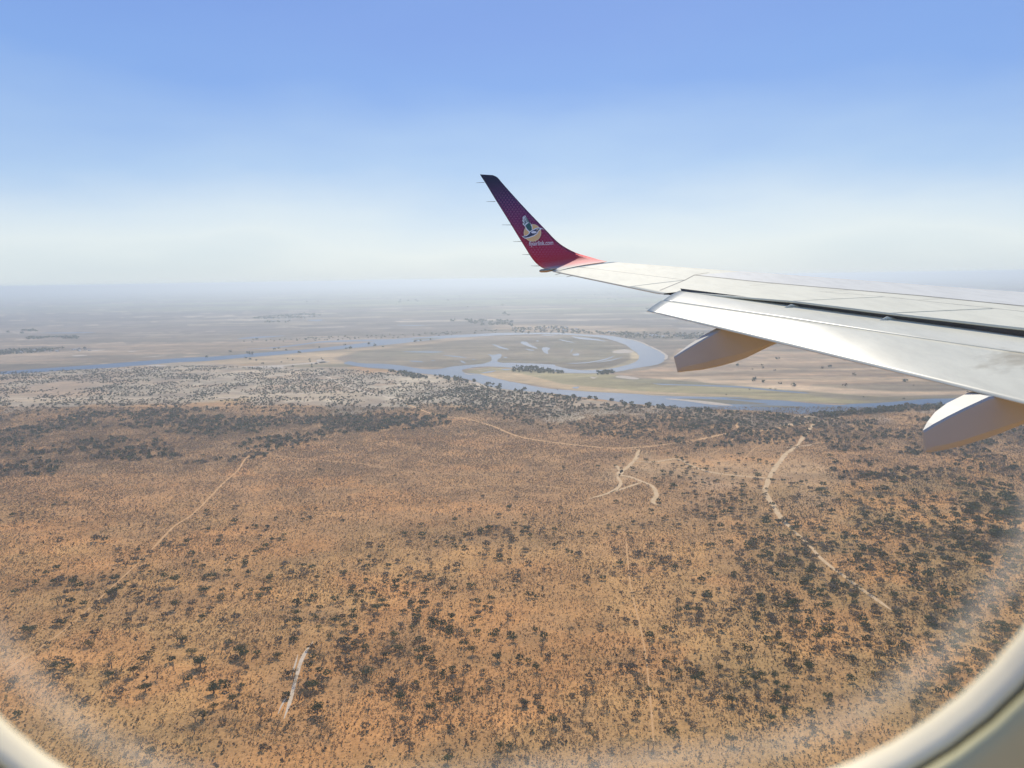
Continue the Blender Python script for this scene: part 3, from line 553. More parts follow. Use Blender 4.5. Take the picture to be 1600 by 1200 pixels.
# ------------------------------------------------------------ village houses on the far bank
M_wall = simple('pale_plaster', (.55, .50, .43), .9, .4); M_tin = simple('tin_roof', (.36, .38, .40), .7, .3, .2, .2); M_thatch = simple('thatch', (.24, .19, .12), .95, 1.5)
def house_meshes(L, Wd, Hw, Hr, roofm, ov=.5):
    l, w_ = L/2, Wd/2
    wallm = mesh('wall', [(-l, -w_, 0), (l, -w_, 0), (l, w_, 0), (-l, w_, 0), (-l, -w_, Hw), (l, -w_, Hw), (l, w_, Hw), (-l, w_, Hw), (-l, 0, Hw+Hr*.92), (l, 0, Hw+Hr*.92)],
                 [(0, 1, 5, 4), (2, 3, 7, 6), (1, 2, 6, 9, 5), (3, 0, 4, 8, 7), (3, 2, 1, 0)], M_wall, link=False).data
    a, b = l+ov, w_+ov; e = Hw-.15
    V = [(-a, -b, e), (a, -b, e), (a, 0, Hw+Hr), (-a, 0, Hw+Hr), (-a, b, e), (a, b, e)]; V += [(x, y, z+.15) for x, y, z in V]
    roof = mesh('roof', V, [(0, 3, 2, 1), (3, 4, 5, 2), (6, 7, 8, 9), (9, 8, 11, 10), (0, 1, 7, 6), (4, 10, 11, 5), (0, 6, 9, 3), (3, 9, 10, 4), (1, 2, 8, 7), (2, 5, 11, 8)], roofm, link=False).data
    dr = mesh('door', [(-.5, -w_-.05, 0), (.5, -w_-.05, 0), (.5, -w_-.05, 2.1), (-.5, -w_-.05, 2.1), (-.5, -w_+.02, 0), (.5, -w_+.02, 0), (.5, -w_+.02, 2.1), (-.5, -w_+.02, 2.1)], [(0, 1, 2, 3), (1, 5, 6, 2), (4, 0, 3, 7), (3, 2, 6, 7)], M_bark, link=False).data
    return wallm, roof, dr
HP = [house_meshes(13, 8, 3, 2.2, M_tin), house_meshes(18, 9, 3.2, 2.0, M_tin), house_meshes(9, 7, 2.8, 2.6, M_thatch)]
def houses(n, poly, loc):
    xs = [p[0] for p in poly]; ys = [p[1] for p in poly]
    S = px_sample(n*60, min(xs), max(xs), min(ys), max(ys)); S = S[inpoly(S[:, 2], S[:, 3], poly, .5) > .5][:n]
    for s in S:
        q = rng.integers(0, 3); e = bpy.data.objects.new('village_house', None); COL.objects.link(e)
        e.location = (s[0], s[1], 0); e.rotation_euler = (0, 0, rng.uniform(0, 3.14)); e.scale = (1.5,)*3 if False else (1, 1, 1)
        rf = 'thatched' if q == 2 else 'grey tin roofed'
        tag(e, f'tiny {rf} house in the {loc}', 'house', f'{rf} houses in the {loc}')
        for nm, d in zip(('wall', 'roof', 'door'), HP[q]):
            o = bpy.data.objects.new(nm, d); COL.objects.link(o); o.parent = e
houses(34, [(800, 512), (870, 509), (930, 517), (1000, 521), (990, 523), (900, 518), (800, 518)], 'village above the river loop')
houses(14, [(1000, 523), (1100, 523), (1100, 527), (1000, 528)], 'tree line right of the river loop')
houses(20, [(405, 497), (440, 494), (500, 491), (500, 496), (440, 504)], 'hazy hamlet above the upper channel')
houses(22, [(20, 548), (140, 544), (140, 549), (20, 552)], 'hamlet at the far left bank')

# ------------------------------------------------------------ the airliner
plane = bpy.data.objects.new('airplane', None); COL.objects.link(plane); plane.location = (2.5, 4.0, EYE-1.2)
tag(plane, 'white airliner with its flaps out and a purple red upturned wingtip', 'airplane')
PINV = np.array([2.5, 4.0, EYE-1.2])
def apart(name, V, Fc, mats, parent=plane, **k):
    V = np.array(V, float)-(PINV if parent is not None else 0)
    return mesh(name, V, Fc, mats, parent=parent, **k)
def wing_mat(name, col=(.76, .735, .555), rough=.55):
    t = NT(name); t.b.inputs['Roughness'].default_value = rough; t.b.inputs['Specular IOR Level'].default_value = .03
    mp = t.n('ShaderNodeMapping'); mp.inputs['Scale'].default_value = (5, .9, 5); mp.inputs['Rotation'].default_value = (0, 0, .36); t.l(t.obj(), mp.inputs[0])
    a = t.ramp(t.noise(2.2, 6, .65, mp.outputs[0]), [(.3, .90), (.55, 1.0), (.75, 1.04)])
    b = t.ramp(t.noise(26, 3, .6, mp.outputs[0]), [(.3, .965), (.7, 1.02)])
    c = t.mixc(1.0, t.mixc(1.0, (*col, 1), a, 'MULTIPLY'), b, 'MULTIPLY')
    t.l(c, t.b.inputs['Base Color'])
    t.l(t.math('MULTIPLY_ADD', t.noise(1.3, 5), .12, rough-.06), t.b.inputs['Roughness'])
    return t
M_wing = wing_mat('aircraft_white_paint').m
tf = wing_mat('flap_paint', (.76, .73, .55), .30)      # flap: exhaust stain at the inboard end
vs = tf.n('ShaderNodeVectorMath', operation='DISTANCE'); tf.l(tf.obj(), vs.inputs[0])
pst = atY(1592, 545, 4.35)-PINV; vs.inputs[1].default_value = tuple(pst)
nzv = tf.math('MULTIPLY_ADD', tf.noise(9, 4), .5, vs.outputs['Value'])
old = tf.b.inputs['Base Color'].links[0].from_socket
tf.l(tf.mixc(tf.ramp(nzv, [(.28, .55), (.48, 0.0)]), old, (.30, .24, .13, 1)), tf.b.inputs['Base Color'])
M_flap = tf.m
M_slat = wing_mat('slat_bare_metal', (.72, .71, .60), .5).m
M_dark = simple('dark_gap', (.02, .02, .022), .7)
M_cove = simple('flap_cove_grey', (.075, .08, .085), .6, 4)
M_fair = simple('fairing_paint', (.48, .47, .40), .5, 1.5, .08, .2)

def prow(pts):      # row of the wing: (px, py, Y) control points -> function Y -> point, straight in space between them
    P = np.array([atY(*p) for p in pts]); P = P[np.argsort(P[:, 1])]
    def f(Y):
        if Y <= P[0, 1]: a, b = P[0], P[1]
        elif Y >= P[-1, 1]: a, b = P[-2], P[-1]
        else:
            k = np.searchsorted(P[:, 1], Y)-1; a, b = P[k], P[k+1]
        return a+(b-a)*(Y-a[1])/(b[1]-a[1])
    return f
crest = prow([(949, 408.6, 12.4), (1600, 457, 6.6)])
slat = prow([(1081, 429, 9.9), (1600, 478, 5.95)])
shroud = prow([(1062, 448.8, 8.35), (1240, 471, 6.63), (1384, 489, 5.75), (1600, 513.5, 4.85)])
ailte = prow([(868, 424.5, 12.1), (1035, 456, 8.45)])
ailh = prow([(895, 415.5, 12.2), (1070, 437.5, 8.8)])
spoil = lambda Y: shroud(Y)+.72*(slat(Y)-shroud(Y))
terow = prow([(868, 424.5, 12.1), (1035, 456, 8.6), (1240, 471, 6.63), (1384, 489, 5.75), (1600, 513.5, 4.85)])
midrow = prow([(895, 415.5, 12.2), (1070, 437.5, 8.7), (1277, 455, 7.35), (1600, 487, 5.6)])
def section(Y, outb):
    te = (ailte if outb else shroud)(Y); c = crest(Y)
    m1 = ailh(Y) if Y > 8.4 else spoil(Y); s = slat(min(Y, 10.6)) if Y <= 10.6 else None
    xs = [te[0], m1[0]]; zs = [te[2], m1[2]]
    if s is not None and s[0] > m1[0]+.1 and s[0] < c[0]-.1: xs.append(s[0]); zs.append(s[2])
    xs.append(c[0]); zs.append(c[2])
    return np.array(xs), np.array(zs)
def surf(Y, outb, n=18):
    xs, zs = section(Y, outb)
    # one fair quadratic per section, the same family on both sides of the aileron end
    a, c_ = terow(Y), crest(Y); L = c_[0]-a[0]; us = np.array([0, .5, 1.]); k = np.polyfit(a[0]+us*L, a[2]+(c_[2]-a[2])*(1.32*us-.32*us**2), 2); x = np.linspace(xs[0], xs[-1], n)
    return x, np.polyval(k, x), k
def ztop(x, Y):
    xx, zz, k = surf(Y, Y > 8.42); return np.polyval(k, x)
def sp(px, py):            # where a sight line meets the upper skin
    lo, hi = 3.0, 13.0; d = ray(px, py)/ray(px, py)[1]
    g_ = lambda Y: (d[2]*Y+EYE)-ztop(d[0]*Y, Y)
    best = min(np.linspace(3.5, 12.6, 400), key=lambda Y: abs(g_(Y))); Y = best
    return np.array([d[0]*Y, Y, ztop(d[0]*Y, Y)])
def lrow(p, q): return lambda Y: np.array([p[0]+(q[0]-p[0])*(Y-p[1])/(q[1]-p[1]), Y, 0.0])
def wing_block(Ys, outb):
    rows = []
    for Y in Ys:
        x, z, k = surf(Y, outb); ch = x[-1]-x[0]
        up = [(a, Y, b) for a, b in zip(x, z)]
        sl_ = min(0.0, float(np.polyval(np.polyder(k), x[-1]))); nose = []
        for t in np.linspace(.15, 1, 7):
            an = t*math.pi*.5; nose.append((x[-1]+.28*ch*.5*math.sin(an), Y, z[-1]+sl_*.14*ch*math.sin(an)-(1-math.cos(an))*.10*ch-.0))
        low = []
        for t in np.linspace(1, 0, 8)[1:]:
            xx = x[0]+t*ch; th = .012+.17*ch*math.sin(math.pi*min(1, t*.5+.0)) * .62
            low.append((xx, Y, np.interp(xx, x, z)-th))
        low[-1] = (x[0], Y, z[0]-.012)
        rows.append(up+nose+low)
    m = len(rows[0]); V = [p for r_ in rows for p in r_]
    Fc = [(i*m+j, i*m+(j+1) % m, (i+1)*m+(j+1) % m, (i+1)*m+j) for i in range(len(rows)-1) for j in range(m)]
    Fc += [tuple(range(m)), tuple((len(rows)-1)*m+j for j in range(m))[::-1]]
    return V, Fc
def strip(pa, pb, wd, n=14, lift=.003):      # dark seam lying on the upper skin between two (x,Y) points
    a, b = np.array(pa[:2]), np.array(pb[:2]); d = (b-a)/np.linalg.norm(b-a); nn = np.array([-d[1], d[0]])
    V = []
    for t in np.linspace(0, 1, n):
        p = a+(b-a)*t
        for s in (-.5, .5):
            q = p+nn*wd*s; V.append((q[0], q[1], ztop(q[0], q[1])+lift))
    return V, [(2*k, 2*k+1, 2*k+3, 2*k+2) for k in range(n-1)]
v1, f1 = wing_block(np.linspace(12.25, 8.42, 22), True); f1 = f1[:-1]
v2, f2 = wing_block(np.linspace(8.42, 1.9, 34), False); f2 = f2[:-2]+f2[-1:]
seams = []
ailh = lrow(sp(897, 416.2), sp(1070, 438)); slat2 = lrow(sp(1085, 430), sp(1600, 478.5)); spoil = lrow(sp(1277, 455.5), sp(1600, 487.5))
def seam(a, b, w_=.010, n=14): seams.append(strip(a, b, w_, n))
seam(sp(897, 416.2), sp(1070, 438), .013, 20)                      # aileron hinge line
seam(sp(1031, 454), sp(1070, 438), .012)            # inboard end of the aileron
Ysl = sp(1085, 430)[1]; [seam(spoil(q), slat2(q+.05), .005) for q in (8.3, 7.3, 6.35, 5.45)]; seam(slat2(Ysl), slat2(2.2), .015, 40)                        # behind the slat
seam(spoil(7.35), spoil(2.2), .011, 40)                     # spoiler hinge
seam(sp(1070, 438), slat2(Ysl), .012)
for Yq in (5.55,): seam(spoil(Yq+.25), shroud(Yq), .006)
seam(slat2(Ysl), sp(1108, 425.8), .012)
ups, lows = join_parts([(v1, f1), (v2, f2)]), join_parts(seams)
Vw = ups[0]+lows[0]; Fw = ups[1]+[tuple(len(ups[0])+k for k in q) for q in lows[1]]
wobj = apart('wing', Vw, Fw, [M_wing, M_dark, M_slat], mi=[0]*len(ups[1])+[1]*len(lows[1]), smooth=True)
def slatpanel():      # bare leading edge slat, proud of the skin by 2 mm
    V, n = [], 40
    for Y in np.linspace(Ysl-.05, 2.1, n):
        s, c = slat2(Y), crest(Y); x0 = s[0]+.012
        for t in np.linspace(0, 1, 8):
            x = x0+(c[0]-x0)*t; V.append((x, Y, ztop(x, Y)+.0022))
    return V, [(i*8+j, i*8+j+1, (i+1)*8+j+1, (i+1)*8+j) for i in range(n-1) for j in range(7)]
v, f_ = slatpanel(); apart('leading_edge_slat', v, f_, M_slat, smooth=True)
# aileron, spoilers as thin panels 2.5 mm proud, with real edges
def panel(name, fa, fb, Ya, Yb, ins=.012, n=16, m=6, th=.004, mat=M_wing, x1off=0.0):
    V = []
    for Y in np.linspace(Ya, Yb, n):
        a, b = fa(Y), fb(Y); x0, x1 = a[0]+ins*.3, b[0]-ins+x1off
        for t in np.linspace(0, 1, m):
            x = x0+(x1-x0)*t; V.append((x, Y, ztop(x, Y)+th))
    N = n*m; V += [(x, y, z-th-.002) for x, y, z in V]
    Fc = [(i*m+j, i*m+j+1, (i+1)*m+j+1, (i+1)*m+j) for i in range(n-1) for j in range(m-1)]
    Fc += [tuple(N+k for k in q[::-1]) for q in Fc]
    rim = [i*m for i in range(n)]+[(n-1)*m+j for j in range(1, m)]+[i*m+m-1 for i in range(n-2, -1, -1)]+[j for j in range(m-2, 0, -1)]
    Fc += [(rim[k], rim[(k+1) % len(rim)], N+rim[(k+1) % len(rim)], N+rim[k]) for k in range(len(rim))]
    return apart(name, V, Fc, mat)
panel('aileron', ailte, ailh, 11.9, sp(1070, 438)[1])
for a_, b_ in ((8.2, 6.65), (6.62, 5.72), (5.69, 4.3), (4.27, 2.2)): panel('spoiler', shroud, spoil, a_, b_)
# small hinge fittings in the slot
def box(c, s, bevel=0):
    c = np.array(c); s = np.array(s)/2
    V = [c+s*np.array(q) for q in ((-1, -1, -1), (1, -1, -1), (1, 1, -1), (-1, 1, -1), (-1, -1, 1), (1, -1, 1), (1, 1, 1), (-1, 1, 1))]
    return V, [(0, 3, 2, 1), (4, 5, 6, 7), (0, 1, 5, 4), (1, 2, 6, 5), (2, 3, 7, 6), (3, 0, 4, 7)]
for Yq in (6.63, 5.72):
    s = shroud(Yq); v, f_ = tube([s+[.05, 0, -.05], s+[-.02, 0, -.035], s+[-.10, 0, -.075]], [.012, .014, .012], 6); apart('flap_hinge_arm', v, f_, M_wing, smooth=True)
# flap: front edge lies under the shroud, trailing edge aft and lower
ffront = prow([(1062, 454, 8.42), (1240, 477.5, 6.70), (1394, 496, 5.80), (1600, 526.5, 4.86)])
fmid = prow([(1036, 469.5, 7.95), (1225, 496, 6.28), (1375, 519, 5.38), (1600, 552, 4.42)])
fte = prow([(1011, 485.5, 7.62), (1092, 505, 6.85), (1214, 535, 5.85), (1487, 602, 4.28), (1600, 630, 3.83)])
def flap_rows(Ya, Yb, n, fa, fb, bulge, thick, ext=0.0):
    rows = []
    for t in np.linspace(0, 1, n):
        # sections run across the flap, square to its hinge line
        a, b = fa(Ya[0]+(Ya[1]-Ya[0])*t), fb(Yb[0]+(Yb[1]-Yb[0])*t); L = np.linalg.norm(a-b); up = np.array([0, 0, 1.])
        top = []
        if ext:   # rounded nose tucked under the shroud
            d = (a-b)/L
            for an in (1.5, 1.1, .7, .35): top.append(a+d*ext*math.sin(an)-up*ext*.9*(1-math.cos(an)))
        for s in np.linspace(0, 1, 14): top.append(a+(b-a)*s+up*bulge*L*4*s*(1-s))
        bot = [a+(b-a)*s-up*thick*L*(1-s)**.7*1.0-up*.006 for s in np.linspace(1, 0, 7)]
        rows.append(top+bot)
    m = len(rows[0]); V = [p for r_ in rows for p in r_]
    Fc = [(i*m+j, i*m+(j+1) % m, (i+1)*m+(j+1) % m, (i+1)*m+j) for i in range(n-1) for j in range(m)]
    Fc += [tuple(range(m)), tuple((n-1)*m+j for j in range(m))[::-1]]
    return V, Fc
def Yof(fn, px):       # parameter Y at which a row crosses a picture column
    lo, hi = 1.0, 13.0
    for _ in range(50):
        md = (lo+hi)/2; x = to_px(fn(md)[None])[0][0]
        if x > px: lo = md
        else: hi = md
    return (lo+hi)/2
v, f_ = flap_rows((Yof(ffront, 1062), 2.2), (Yof(fmid, 1036), 1.85), 40, ffront, fmid, .016, .16, .09)
apart('flap', v, f_, M_flap, smooth=True)
tf.b.inputs['Specular IOR Level'].default_value = .045; off = np.array([0, 0, -.0015])
v, f_ = flap_rows((Yof(fmid, 1034), 1.85), (Yof(fte, 1011), 1.3), 40, lambda Y: fmid(Y)+off, fte, .014, .07)
apart('aft_flap', v, f_, M_flap, smooth=True)
# dark cove between wing and flap
V = []
for t in np.linspace(0, 1, 30):
    Y = 8.40+(2.0-8.40)*t; s = shroud(Y)
    V += [s+[.035, 0, -.016], s+[.10, 0, -.16], s+[-.02, .0, -.24]]
apart('flap_cove', V, [(3*k+j, 3*k+j+1, 3*k+j+4, 3*k+j+3) for k in range(29) for j in range(2)], M_cove)
V = [shroud(8.38)+[0, 0, -.013], ailte(8.45)+[.0, 0, -.013], shroud(8.38)+[.05, .02, -.12], ailte(8.45)+[.12, 0, -.10]]
# flap track fairings
def fairing(st, Y0, wd, tail):
    secs = []
    for q, (px, yt, yb, wf) in enumerate(st):
        a, b = atY(px, yt, Y0), atY(px+(tail if q == 0 else 0), yb, Y0); w_ = wd*wf; x = a[0]; zt, zb = a[2], b[2]; h = zt-zb; xb = b[0]
        ring = [(x, Y0, zt-.012), (x, Y0+.010, zt), (x, Y0+w_-.010, zt), (x, Y0+w_, zt-.012), (xb, Y0+w_*.97, zb+h*.25), (xb, Y0+w_*.8, zb+h*.06), (xb, Y0+w_*.5, zb), (xb, Y0+w_*.2, zb+h*.06), (xb, Y0+w_*.03, zb+h*.25)]
        secs.append(ring)
    m = len(secs[0]); V = [p for r_ in secs for p in r_]
    Fc = [(i*m+j, i*m+(j+1) % m, (i+1)*m+(j+1) % m, (i+1)*m+j) for i in range(len(secs)-1) for j in range(m)]
    Fc += [tuple(range(m)), tuple((len(secs)-1)*m+j for j in range(m))[::-1]]
    return apart('flap_track_fairing', V, Fc, M_fair)
fa1 = fairing([(1054, 557, 582, .15), (1066, 549.5, 582, .45), (1080, 541, 581, .72), (1103, 527.5, 579, .95), (1128, 514, 574, 1), (1150, 514, 568, 1), (1170, 513, 561, 1), (1200, 513, 546, 1), (1225, 514, 534, .9), (1250, 517, 523, .5)], 6.62, .17, 5)
fa2 = fairing([(1444, 673, 707, .12), (1460, 663, 709, .42), (1482, 651, 708, .75), (1508, 638, 703, .95), (1547, 620, 692, 1), (1600, 613, 671, 1), (1640, 611, 650, 1), (1680, 608, 626, .8), (1710, 605, 610, .4)], 4.0, .19, 3)
# winglet
WL = [((949, 408.6, 12.40), (868, 424.5, 12.10)), ((935, 405.4, 12.62), (860, 422.8, 12.36)), ((920, 401, 12.76), (853, 420.8, 12.54)), ((900, 395, 12.83), (846, 417.8, 12.63)), ((880, 384.5, 12.88), (838, 411.5, 12.70)),
      ((867, 374, 12.92), (830, 402, 12.76)), ((855, 361.5, 12.96), (820, 386, 12.83)), ((840, 346, 13.00), (807, 365, 12.90)), ((820, 325, 13.07), (793, 342, 13.00)), ((795, 297.5, 13.18), (773, 310, 13.13)), ((784, 285, 13.23), (761, 290, 13.21)), ((777, 277, 13.27), (752, 276, 13.27)), ((770, 273.6, 13.28), (750, 272.4, 13.29))]
Lp = smooth_poly([atY(*a) for a, b in WL], 3, False); Tp = smooth_poly([atY(*b) for a, b in WL], 3, False)
rows = []; n = len(Lp)
for k in range(n):
    L_, T_ = Lp[k], Tp[k]; ch = L_-T_; c_ = np.linalg.norm(ch); sp = Lp[min(k+1, n-1)]-Lp[max(k-1, 0)]
    nn = np.cross(ch, sp); nn /= np.linalg.norm(nn)
    if nn[1] > 0 or (abs(nn[1]) < .3 and nn[2] < 0): nn = -nn
    th = .045*c_*(1 if k < n-2 else .5); ring = []
    for t in np.linspace(0, 1, 10): ring.append(T_+ch*t+nn*th*(2.2*math.sqrt(max(t, 0))*(1-t)+.0)*.0 + nn*th*math.sin(math.pi*t**.8)*.5)
    for t in np.linspace(1, 0, 10)[1:-1]: ring.append(T_+ch*t-nn*th*math.sin(math.pi*t**.8)*(.5 if k > 2 else 1.2))
    rows.append(ring)
m = len(rows[0]); V = [p for r_ in rows for p in r_]
Fc = [(i*m+j, i*m+(j+1) % m, (i+1)*m+(j+1) % m, (i+1)*m+j) for i in range(n-1) for j in range(m)]+[tuple(range(m)), tuple((n-1)*m+j for j in range(m))[::-1]]
t = NT('winglet_paint'); t.b.inputs['Roughness'].default_value = .6; t.b.inputs['Specular IOR Level'].default_value = .06
sxyz = t.n('ShaderNodeSeparateXYZ'); t.l(t.obj(), sxyz.inputs[0]); z0 = atY(868, 424, 12.1)[2]-PINV[2]; z1 = atY(770, 274, 13.28)[2]-PINV[2]
_T, _L = atY(851, 420.6, 12.35), atY(953, 409.4, 12.35); _m = (_L[2]-_T[2])/(_L[0]-_T[0])
hh = t.math('DIVIDE', t.math('SUBTRACT', t.math('SUBTRACT', sxyz.outputs[2], _T[2]-PINV[2]-.012), t.math('MULTIPLY', t.math('SUBTRACT', sxyz.outputs[0], _T[0]-PINV[0]), _m)), z1-z0)
grad = t.ramp(hh, [(0.0, (.56, .55, .465)), (.035, (.70, .12, .14)), (.09, (.62, .018, .045)), (.28, (.42, .018, .075)), (.50, (.21, .024, .11)), (.74, (.085, .030, .11)), (1, (.022, .026, .060))])
# staggered dots
px_ = t.math('MULTIPLY', sxyz.outputs[0], 1/.055); pz_ = t.math('MULTIPLY', sxyz.outputs[2], 1/.040)
row = t.math('FLOOR', pz_); sh = t.math('MULTIPLY', t.math('MODULO', row, 2.0), .5)
fx = t.math('SUBTRACT', t.math('FRACT', t.math('ADD', px_, sh)), .5); fz = t.math('MULTIPLY', t.math('SUBTRACT', t.math('FRACT', pz_), .5), .73)
dd = t.math('SQRT', t.math('ADD', t.math('MULTIPLY', fx, fx), t.math('MULTIPLY', fz, fz)))
dots = t.math('MULTIPLY', t.ramp(dd, [(.20, 1.0), (.32, 0.0)]), t.ramp(hh, [(.08, 0.0), (.2, .34), (.75, .22), (.95, .0)]))
t.l(t.mixc(dots, grad, (.62, .16, .34, 1)), t.b.inputs['Base Color'])
wl = apart('winglet', V, Fc, t.m, smooth=True)
# emblem and web address on the inboard face
iA, iB, iC = 18, 18, 27
pA, pB, pC = Lp[15], Tp[15], Lp[27]; nP = np.cross(pB-pA, pC-pA); nP /= np.linalg.norm(nP)
if nP[1] > 0: nP = -nP
cen = np.array([0, 0, EYE])
def onw(px, py, lift=.045):
    d = ray(px, py); q = pA+nP*lift-cen; return cen+d*((nP@q)/(nP@d))
def decal(name, pts, mat, lift, parent=wl):
    n = len(pts); A_ = [onw(780+x/9.233, 310+y/9.233, lift) for x, y in pts]; B_ = [p-nP*.003 for p in A_]
    tri = tessellate_polygon([[Vector((x, -y, 0)) for x, y in pts]])
    Fc = [tuple(q) for q in tri]+[(k, (k+1) % n, n+(k+1) % n, n+k) for k in range(n)]
    o = mesh(name, np.array(A_+B_)-PINV, Fc, mat, parent=parent); return o
M_gold = simple('emblem_gold', (.95, .58, .22), .5); M_green = simple('emblem_green', (.02, .11, .085), .5); M_navy = simple('emblem_navy', (.025, .035, .085), .5); M_white = simple('emblem_white', (.95, .92, .88), .5)
M_goldl = simple('emblem_pale_gold', (.98, .78, .48), .5)
def circ(cx, cy, r_, n=40): return [(cx+r_*math.cos(6.2832*k/n), cy+r_*math.sin(6.2832*k/n)) for k in range(n)]
LW = .046
decal('emblem_sun', circ(480, 497, 126), M_goldl, LW); decal('emblem_sun', circ(480, 497, 118), M_gold, LW+.002)
decal('emblem_bird', [(328, 548), (345, 560), (372, 580), (430, 570), (500, 545), (545, 515), (572, 470), (612, 440), (655, 448), (610, 428), (560, 420), (520, 432), (480, 452), (478, 395), (440, 345), (392, 275), (378, 250), (362, 248), (366, 268), (350, 256), (336, 280), (345, 300), (332, 312), (345, 350), (338, 372), (368, 400), (392, 452), (432, 486), (420, 515), (385, 535)], M_white, LW+.004)
decal('emblem_bird', [(342, 552), (395, 544), (436, 512), (448, 484), (480, 466), (525, 444), (562, 430), (590, 438), (560, 468), (538, 505), (495, 532), (430, 556), (375, 567)], M_navy, LW+.006)
decal('emblem_bird', [(376, 395), (400, 372), (430, 350), (468, 408), (472, 455), (440, 474), (404, 440)], M_green, LW+.006)
for a_, b_ in (((352, 272), (392, 352)), ((366, 262), (412, 345)), ((345, 300), (382, 362)), ((342, 335), (372, 378)), ((378, 262), (436, 350)), ((400, 300), (455, 385))):
    dx, dy = b_[0]-a_[0], b_[1]-a_[1]; L_ = math.hypot(dx, dy); ox, oy = -dy/L_*6, dx/L_*6
    decal('emblem_bird', [(a_[0]-ox*.3, a_[1]-oy*.3), (a_[0]+ox*.3, a_[1]+oy*.3), (b_[0]+ox, b_[1]+oy), (b_[0]-ox, b_[1]-oy)], M_green, LW+.007)
decal('emblem_bird', [(464, 482), (490, 470), (525, 474), (545, 486), (520, 502), (480, 505), (462, 495)], M_white, LW+.008)
decal('emblem_bird', [(528, 462), (552, 438), (572, 436), (550, 455)], M_goldl, LW+.008)
cu = bpy.data.curves.new('lettering', 'FONT'); cu.body = 'flyairlink.com'; cu.size = 1; cu.resolution_u = 3; cu.offset = .0
tmp = bpy.data.objects.new('lettering_curve', cu); COL.objects.link(tmp); dg = bpy.context.evaluated_depsgraph_get(); me = bpy.data.meshes.new_from_object(tmp.evaluated_get(dg)); bpy.data.objects.remove(tmp)
xs = [v_.co.x for v_ in me.vertices]; x0, x1 = min(xs), max(xs)
for v_ in me.vertices:
    u = (v_.co.x-x0)/(x1-x0)*348; px = 430+u; py_ = 684-u*.045-v_.co.y*348/(x1-x0)*1.45
    q = onw(780+px/9.233, 310+py_/9.233, LW+.002)-PINV; v_.co = Vector(q)
me.materials.clear(); me.materials.append(M_white); me.name = 'lettering'
lt = bpy.data.objects.new('lettering', me); COL.objects.link(lt); lt.parent = wl
# static wicks, tip light
M_wick = simple('wick_grey', (.10, .10, .10), .6)
for (xa, ya, xb, yb, Y) in ((744, 285.6, 757, 285, 13.22), (760, 315, 774, 315, 13.12), (784.5, 351.3, 799, 351.5, 12.95), (801.5, 377.5, 816, 377.4, 12.86), (816, 397.6, 829, 398, 12.77), (829.5, 415.4, 843, 415.6, 12.66), (867, 429.4, 878, 426.6, 12.0), (885, 432.6, 897, 430.2, 11.4)):
    v, f_ = tube([atY(xa, ya, Y), atY(xb, yb, Y)], [.0022, .0045], 5); apart('static_wick', v, f_, M_wick)
a_, b_ = atY(843, 423.4, 12.2), atY(853, 422.8, 12.25)
v, f_ = tube([a_, a_+(b_-a_)*.25, b_, atY(869, 420.6, 12.35)], [.012, .026, .030, .018], 10); apart('tip_light', v, f_, simple('tip_light_brass', (.42, .33, .22), .25, metal=.8), smooth=True)
# ---- cabin window: reveal, seal groove, wall lining, pane
def rrect(hw, zb, zt, R, cx, n=14):
    hw_, pts = hw, []
    for (sx, sz, a0) in ((1, 1, 0), (-1, 1, 90), (-1, -1, 180), (1, -1, 270)):
        ccx = cx+sx*(hw_-R); ccz = (zt-R) if sz > 0 else (zb+R)
        for k in range(n+1):
            a = math.radians(a0+90*k/n); pts.append((ccx+R*math.cos(a), ccz+R*math.sin(a)))
    return pts
WY, HWW, ZB, ZT, RR, CXW = .19, .155, -.1425, .25, .100, -.010
TLT = math.radians(5)
def ringp(off, y, s=1.0):
    return [np.array([x*math.cos(TLT)-z*math.sin(TLT), y, x*math.sin(TLT)+z*math.cos(TLT)+EYE]) for x, z in rrect(HWW+off, ZB-off, ZT+off, RR+off, CXW)]
def loft(name, prof, mat, smooth=True, closed=False):
    rs = [ringp(o, y) for o, y in prof]; m = len(rs[0]); V = [p for r_ in rs for p in r_]; n = len(rs)
    Fc = [(i*m+j, (i+1)*m+j, (i+1)*m+(j+1) % m, i*m+(j+1) % m) for i in range(n-1 if not closed else n) for j in range(m)] if not closed else [(i*m+j, ((i+1) % n)*m+j, ((i+1) % n)*m+(j+1) % m, i*m+(j+1) % m) for i in range(n) for j in range(m)]
    return apart(name, V, Fc, mat, smooth=smooth)
M_cream = simple('window_reveal_cream', (.95, .84, .56), .28, spec=.7); M_lining = simple('cabin_lining', (.56, .52, .28), .55, 60, .04); M_groove = simple('seal_groove', (.05, .048, .04), .7)
loft('window_reveal', [(.030, .212), (.006, .1925), (.0008, .1905), (0, .190), (.0001, .1865), (.0004, .1835), (.0009, .1822), (.0018, .1816), (.0032, .1818), (.005, .184), (.010, .195), (.030, .212)], M_cream)
loft('window_seal', [(.0045, .1830), (.012, .1815), (.02, .185), (.012, .19)], M_groove, closed=True)
loft('cabin_wall_lining', [(.0026, .1795), (.0016, .1780), (.0014, .1765), (.0022, .1752), (.005, .1742), (.012, .1735), (.10, .170), (.30, .166), (.30, .19), (.0165, .184)], M_lining, closed=True)
loft('fuselage_skin', [(.058, .235), (.060, .250), (.062, .253), (.30, .253), (.30, .235)], M_wing, closed=True)
loft('window_outer_frame', [(.026, .2125), (.060, .236), (.075, .236), (.045, .2125)], M_cove, closed=True)
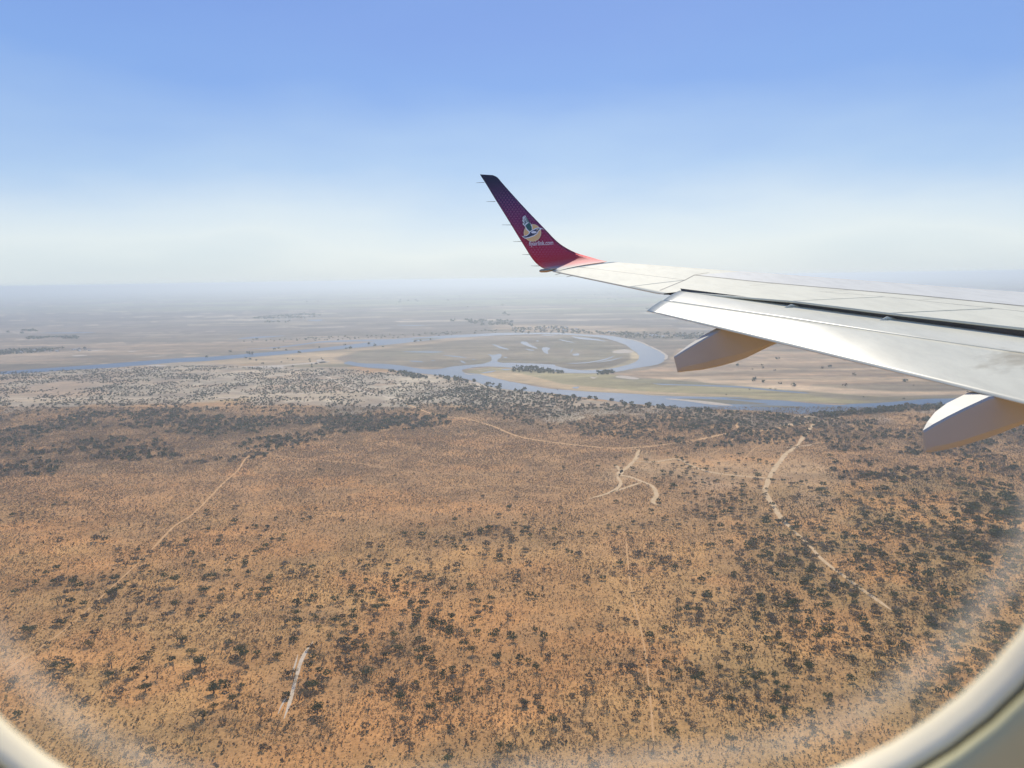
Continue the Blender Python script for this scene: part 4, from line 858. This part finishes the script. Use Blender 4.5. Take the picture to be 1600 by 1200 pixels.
# pane: two thin acrylic sheets with a film of dust and a painted rim reflection
def pane_mat():
    t = NT('scuffed_acrylic_painted_reflection'); nt = t.t; nt.nodes.remove(t.b)
    tr = t.n('ShaderNodeBsdfTransparent'); gl = t.n('ShaderNodeBsdfGlossy'); gl.inputs['Roughness'].default_value = .03
    fr = t.n('ShaderNodeFresnel'); fr.inputs[0].default_value = 1.34
    m1 = t.n('ShaderNodeMixShader'); t.l(fr.outputs[0], m1.inputs[0]); t.l(tr.outputs[0], m1.inputs[1]); t.l(gl.outputs[0], m1.inputs[2])
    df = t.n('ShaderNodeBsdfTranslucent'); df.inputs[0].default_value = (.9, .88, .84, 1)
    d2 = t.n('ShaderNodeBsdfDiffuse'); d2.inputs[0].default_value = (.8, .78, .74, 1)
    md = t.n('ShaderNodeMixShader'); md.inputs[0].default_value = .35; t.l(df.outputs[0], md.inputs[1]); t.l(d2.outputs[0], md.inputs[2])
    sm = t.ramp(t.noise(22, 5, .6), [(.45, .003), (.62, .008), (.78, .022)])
    sm = t.math('ADD', sm, t.math('MULTIPLY', t.attr(), t.ramp(t.noise(55, 6, .75), [(.30, .35), (.70, 1.0)])))  # tint adds the painted reflection ring, broken up by noise
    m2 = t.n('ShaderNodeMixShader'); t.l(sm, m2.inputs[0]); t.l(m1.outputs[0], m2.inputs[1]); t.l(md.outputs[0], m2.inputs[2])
    t.l(m2.outputs[0], t.out.inputs[0]); return t.m
M_pane = pane_mat()
offs = [(.014, .12), (.008, .03), (.002, .03), (-.001, .13), (-.0050, .21), (-.0085, .11), (-.0120, .012), (-.030, 0.0)]  # pale ring: reflected arc of the bright rim, painted into the film
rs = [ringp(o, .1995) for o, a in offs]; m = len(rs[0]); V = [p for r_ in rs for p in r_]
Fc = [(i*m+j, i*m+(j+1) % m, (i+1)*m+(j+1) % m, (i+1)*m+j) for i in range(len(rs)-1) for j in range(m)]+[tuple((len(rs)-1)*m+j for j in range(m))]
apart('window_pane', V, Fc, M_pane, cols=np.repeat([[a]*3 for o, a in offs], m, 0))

# ------------------------------------------------------------ haze
hz = NT('haze_air'); hz.t.nodes.remove(hz.b)
pv = hz.n('ShaderNodeVolumePrincipled'); pv.inputs['Color'].default_value = (.83, .93, .985, 1); pv.inputs['Density'].default_value = HAZE_DENSITY; pv.inputs['Anisotropy'].default_value = .45
hz.l(pv.outputs[0], hz.out.inputs['Volume'])
for l in list(hz.out.inputs['Surface'].links): hz.t.links.remove(l)
Vh, Fh = box((0, 0, (EYE+6-1.0)/2), (164000, 164000, EYE+6+1.0))
h = mesh('haze', Vh, Fh, hz.m); tag(h, 'pale dusty haze filling the air over the plain', 'haze', kind='stuff')
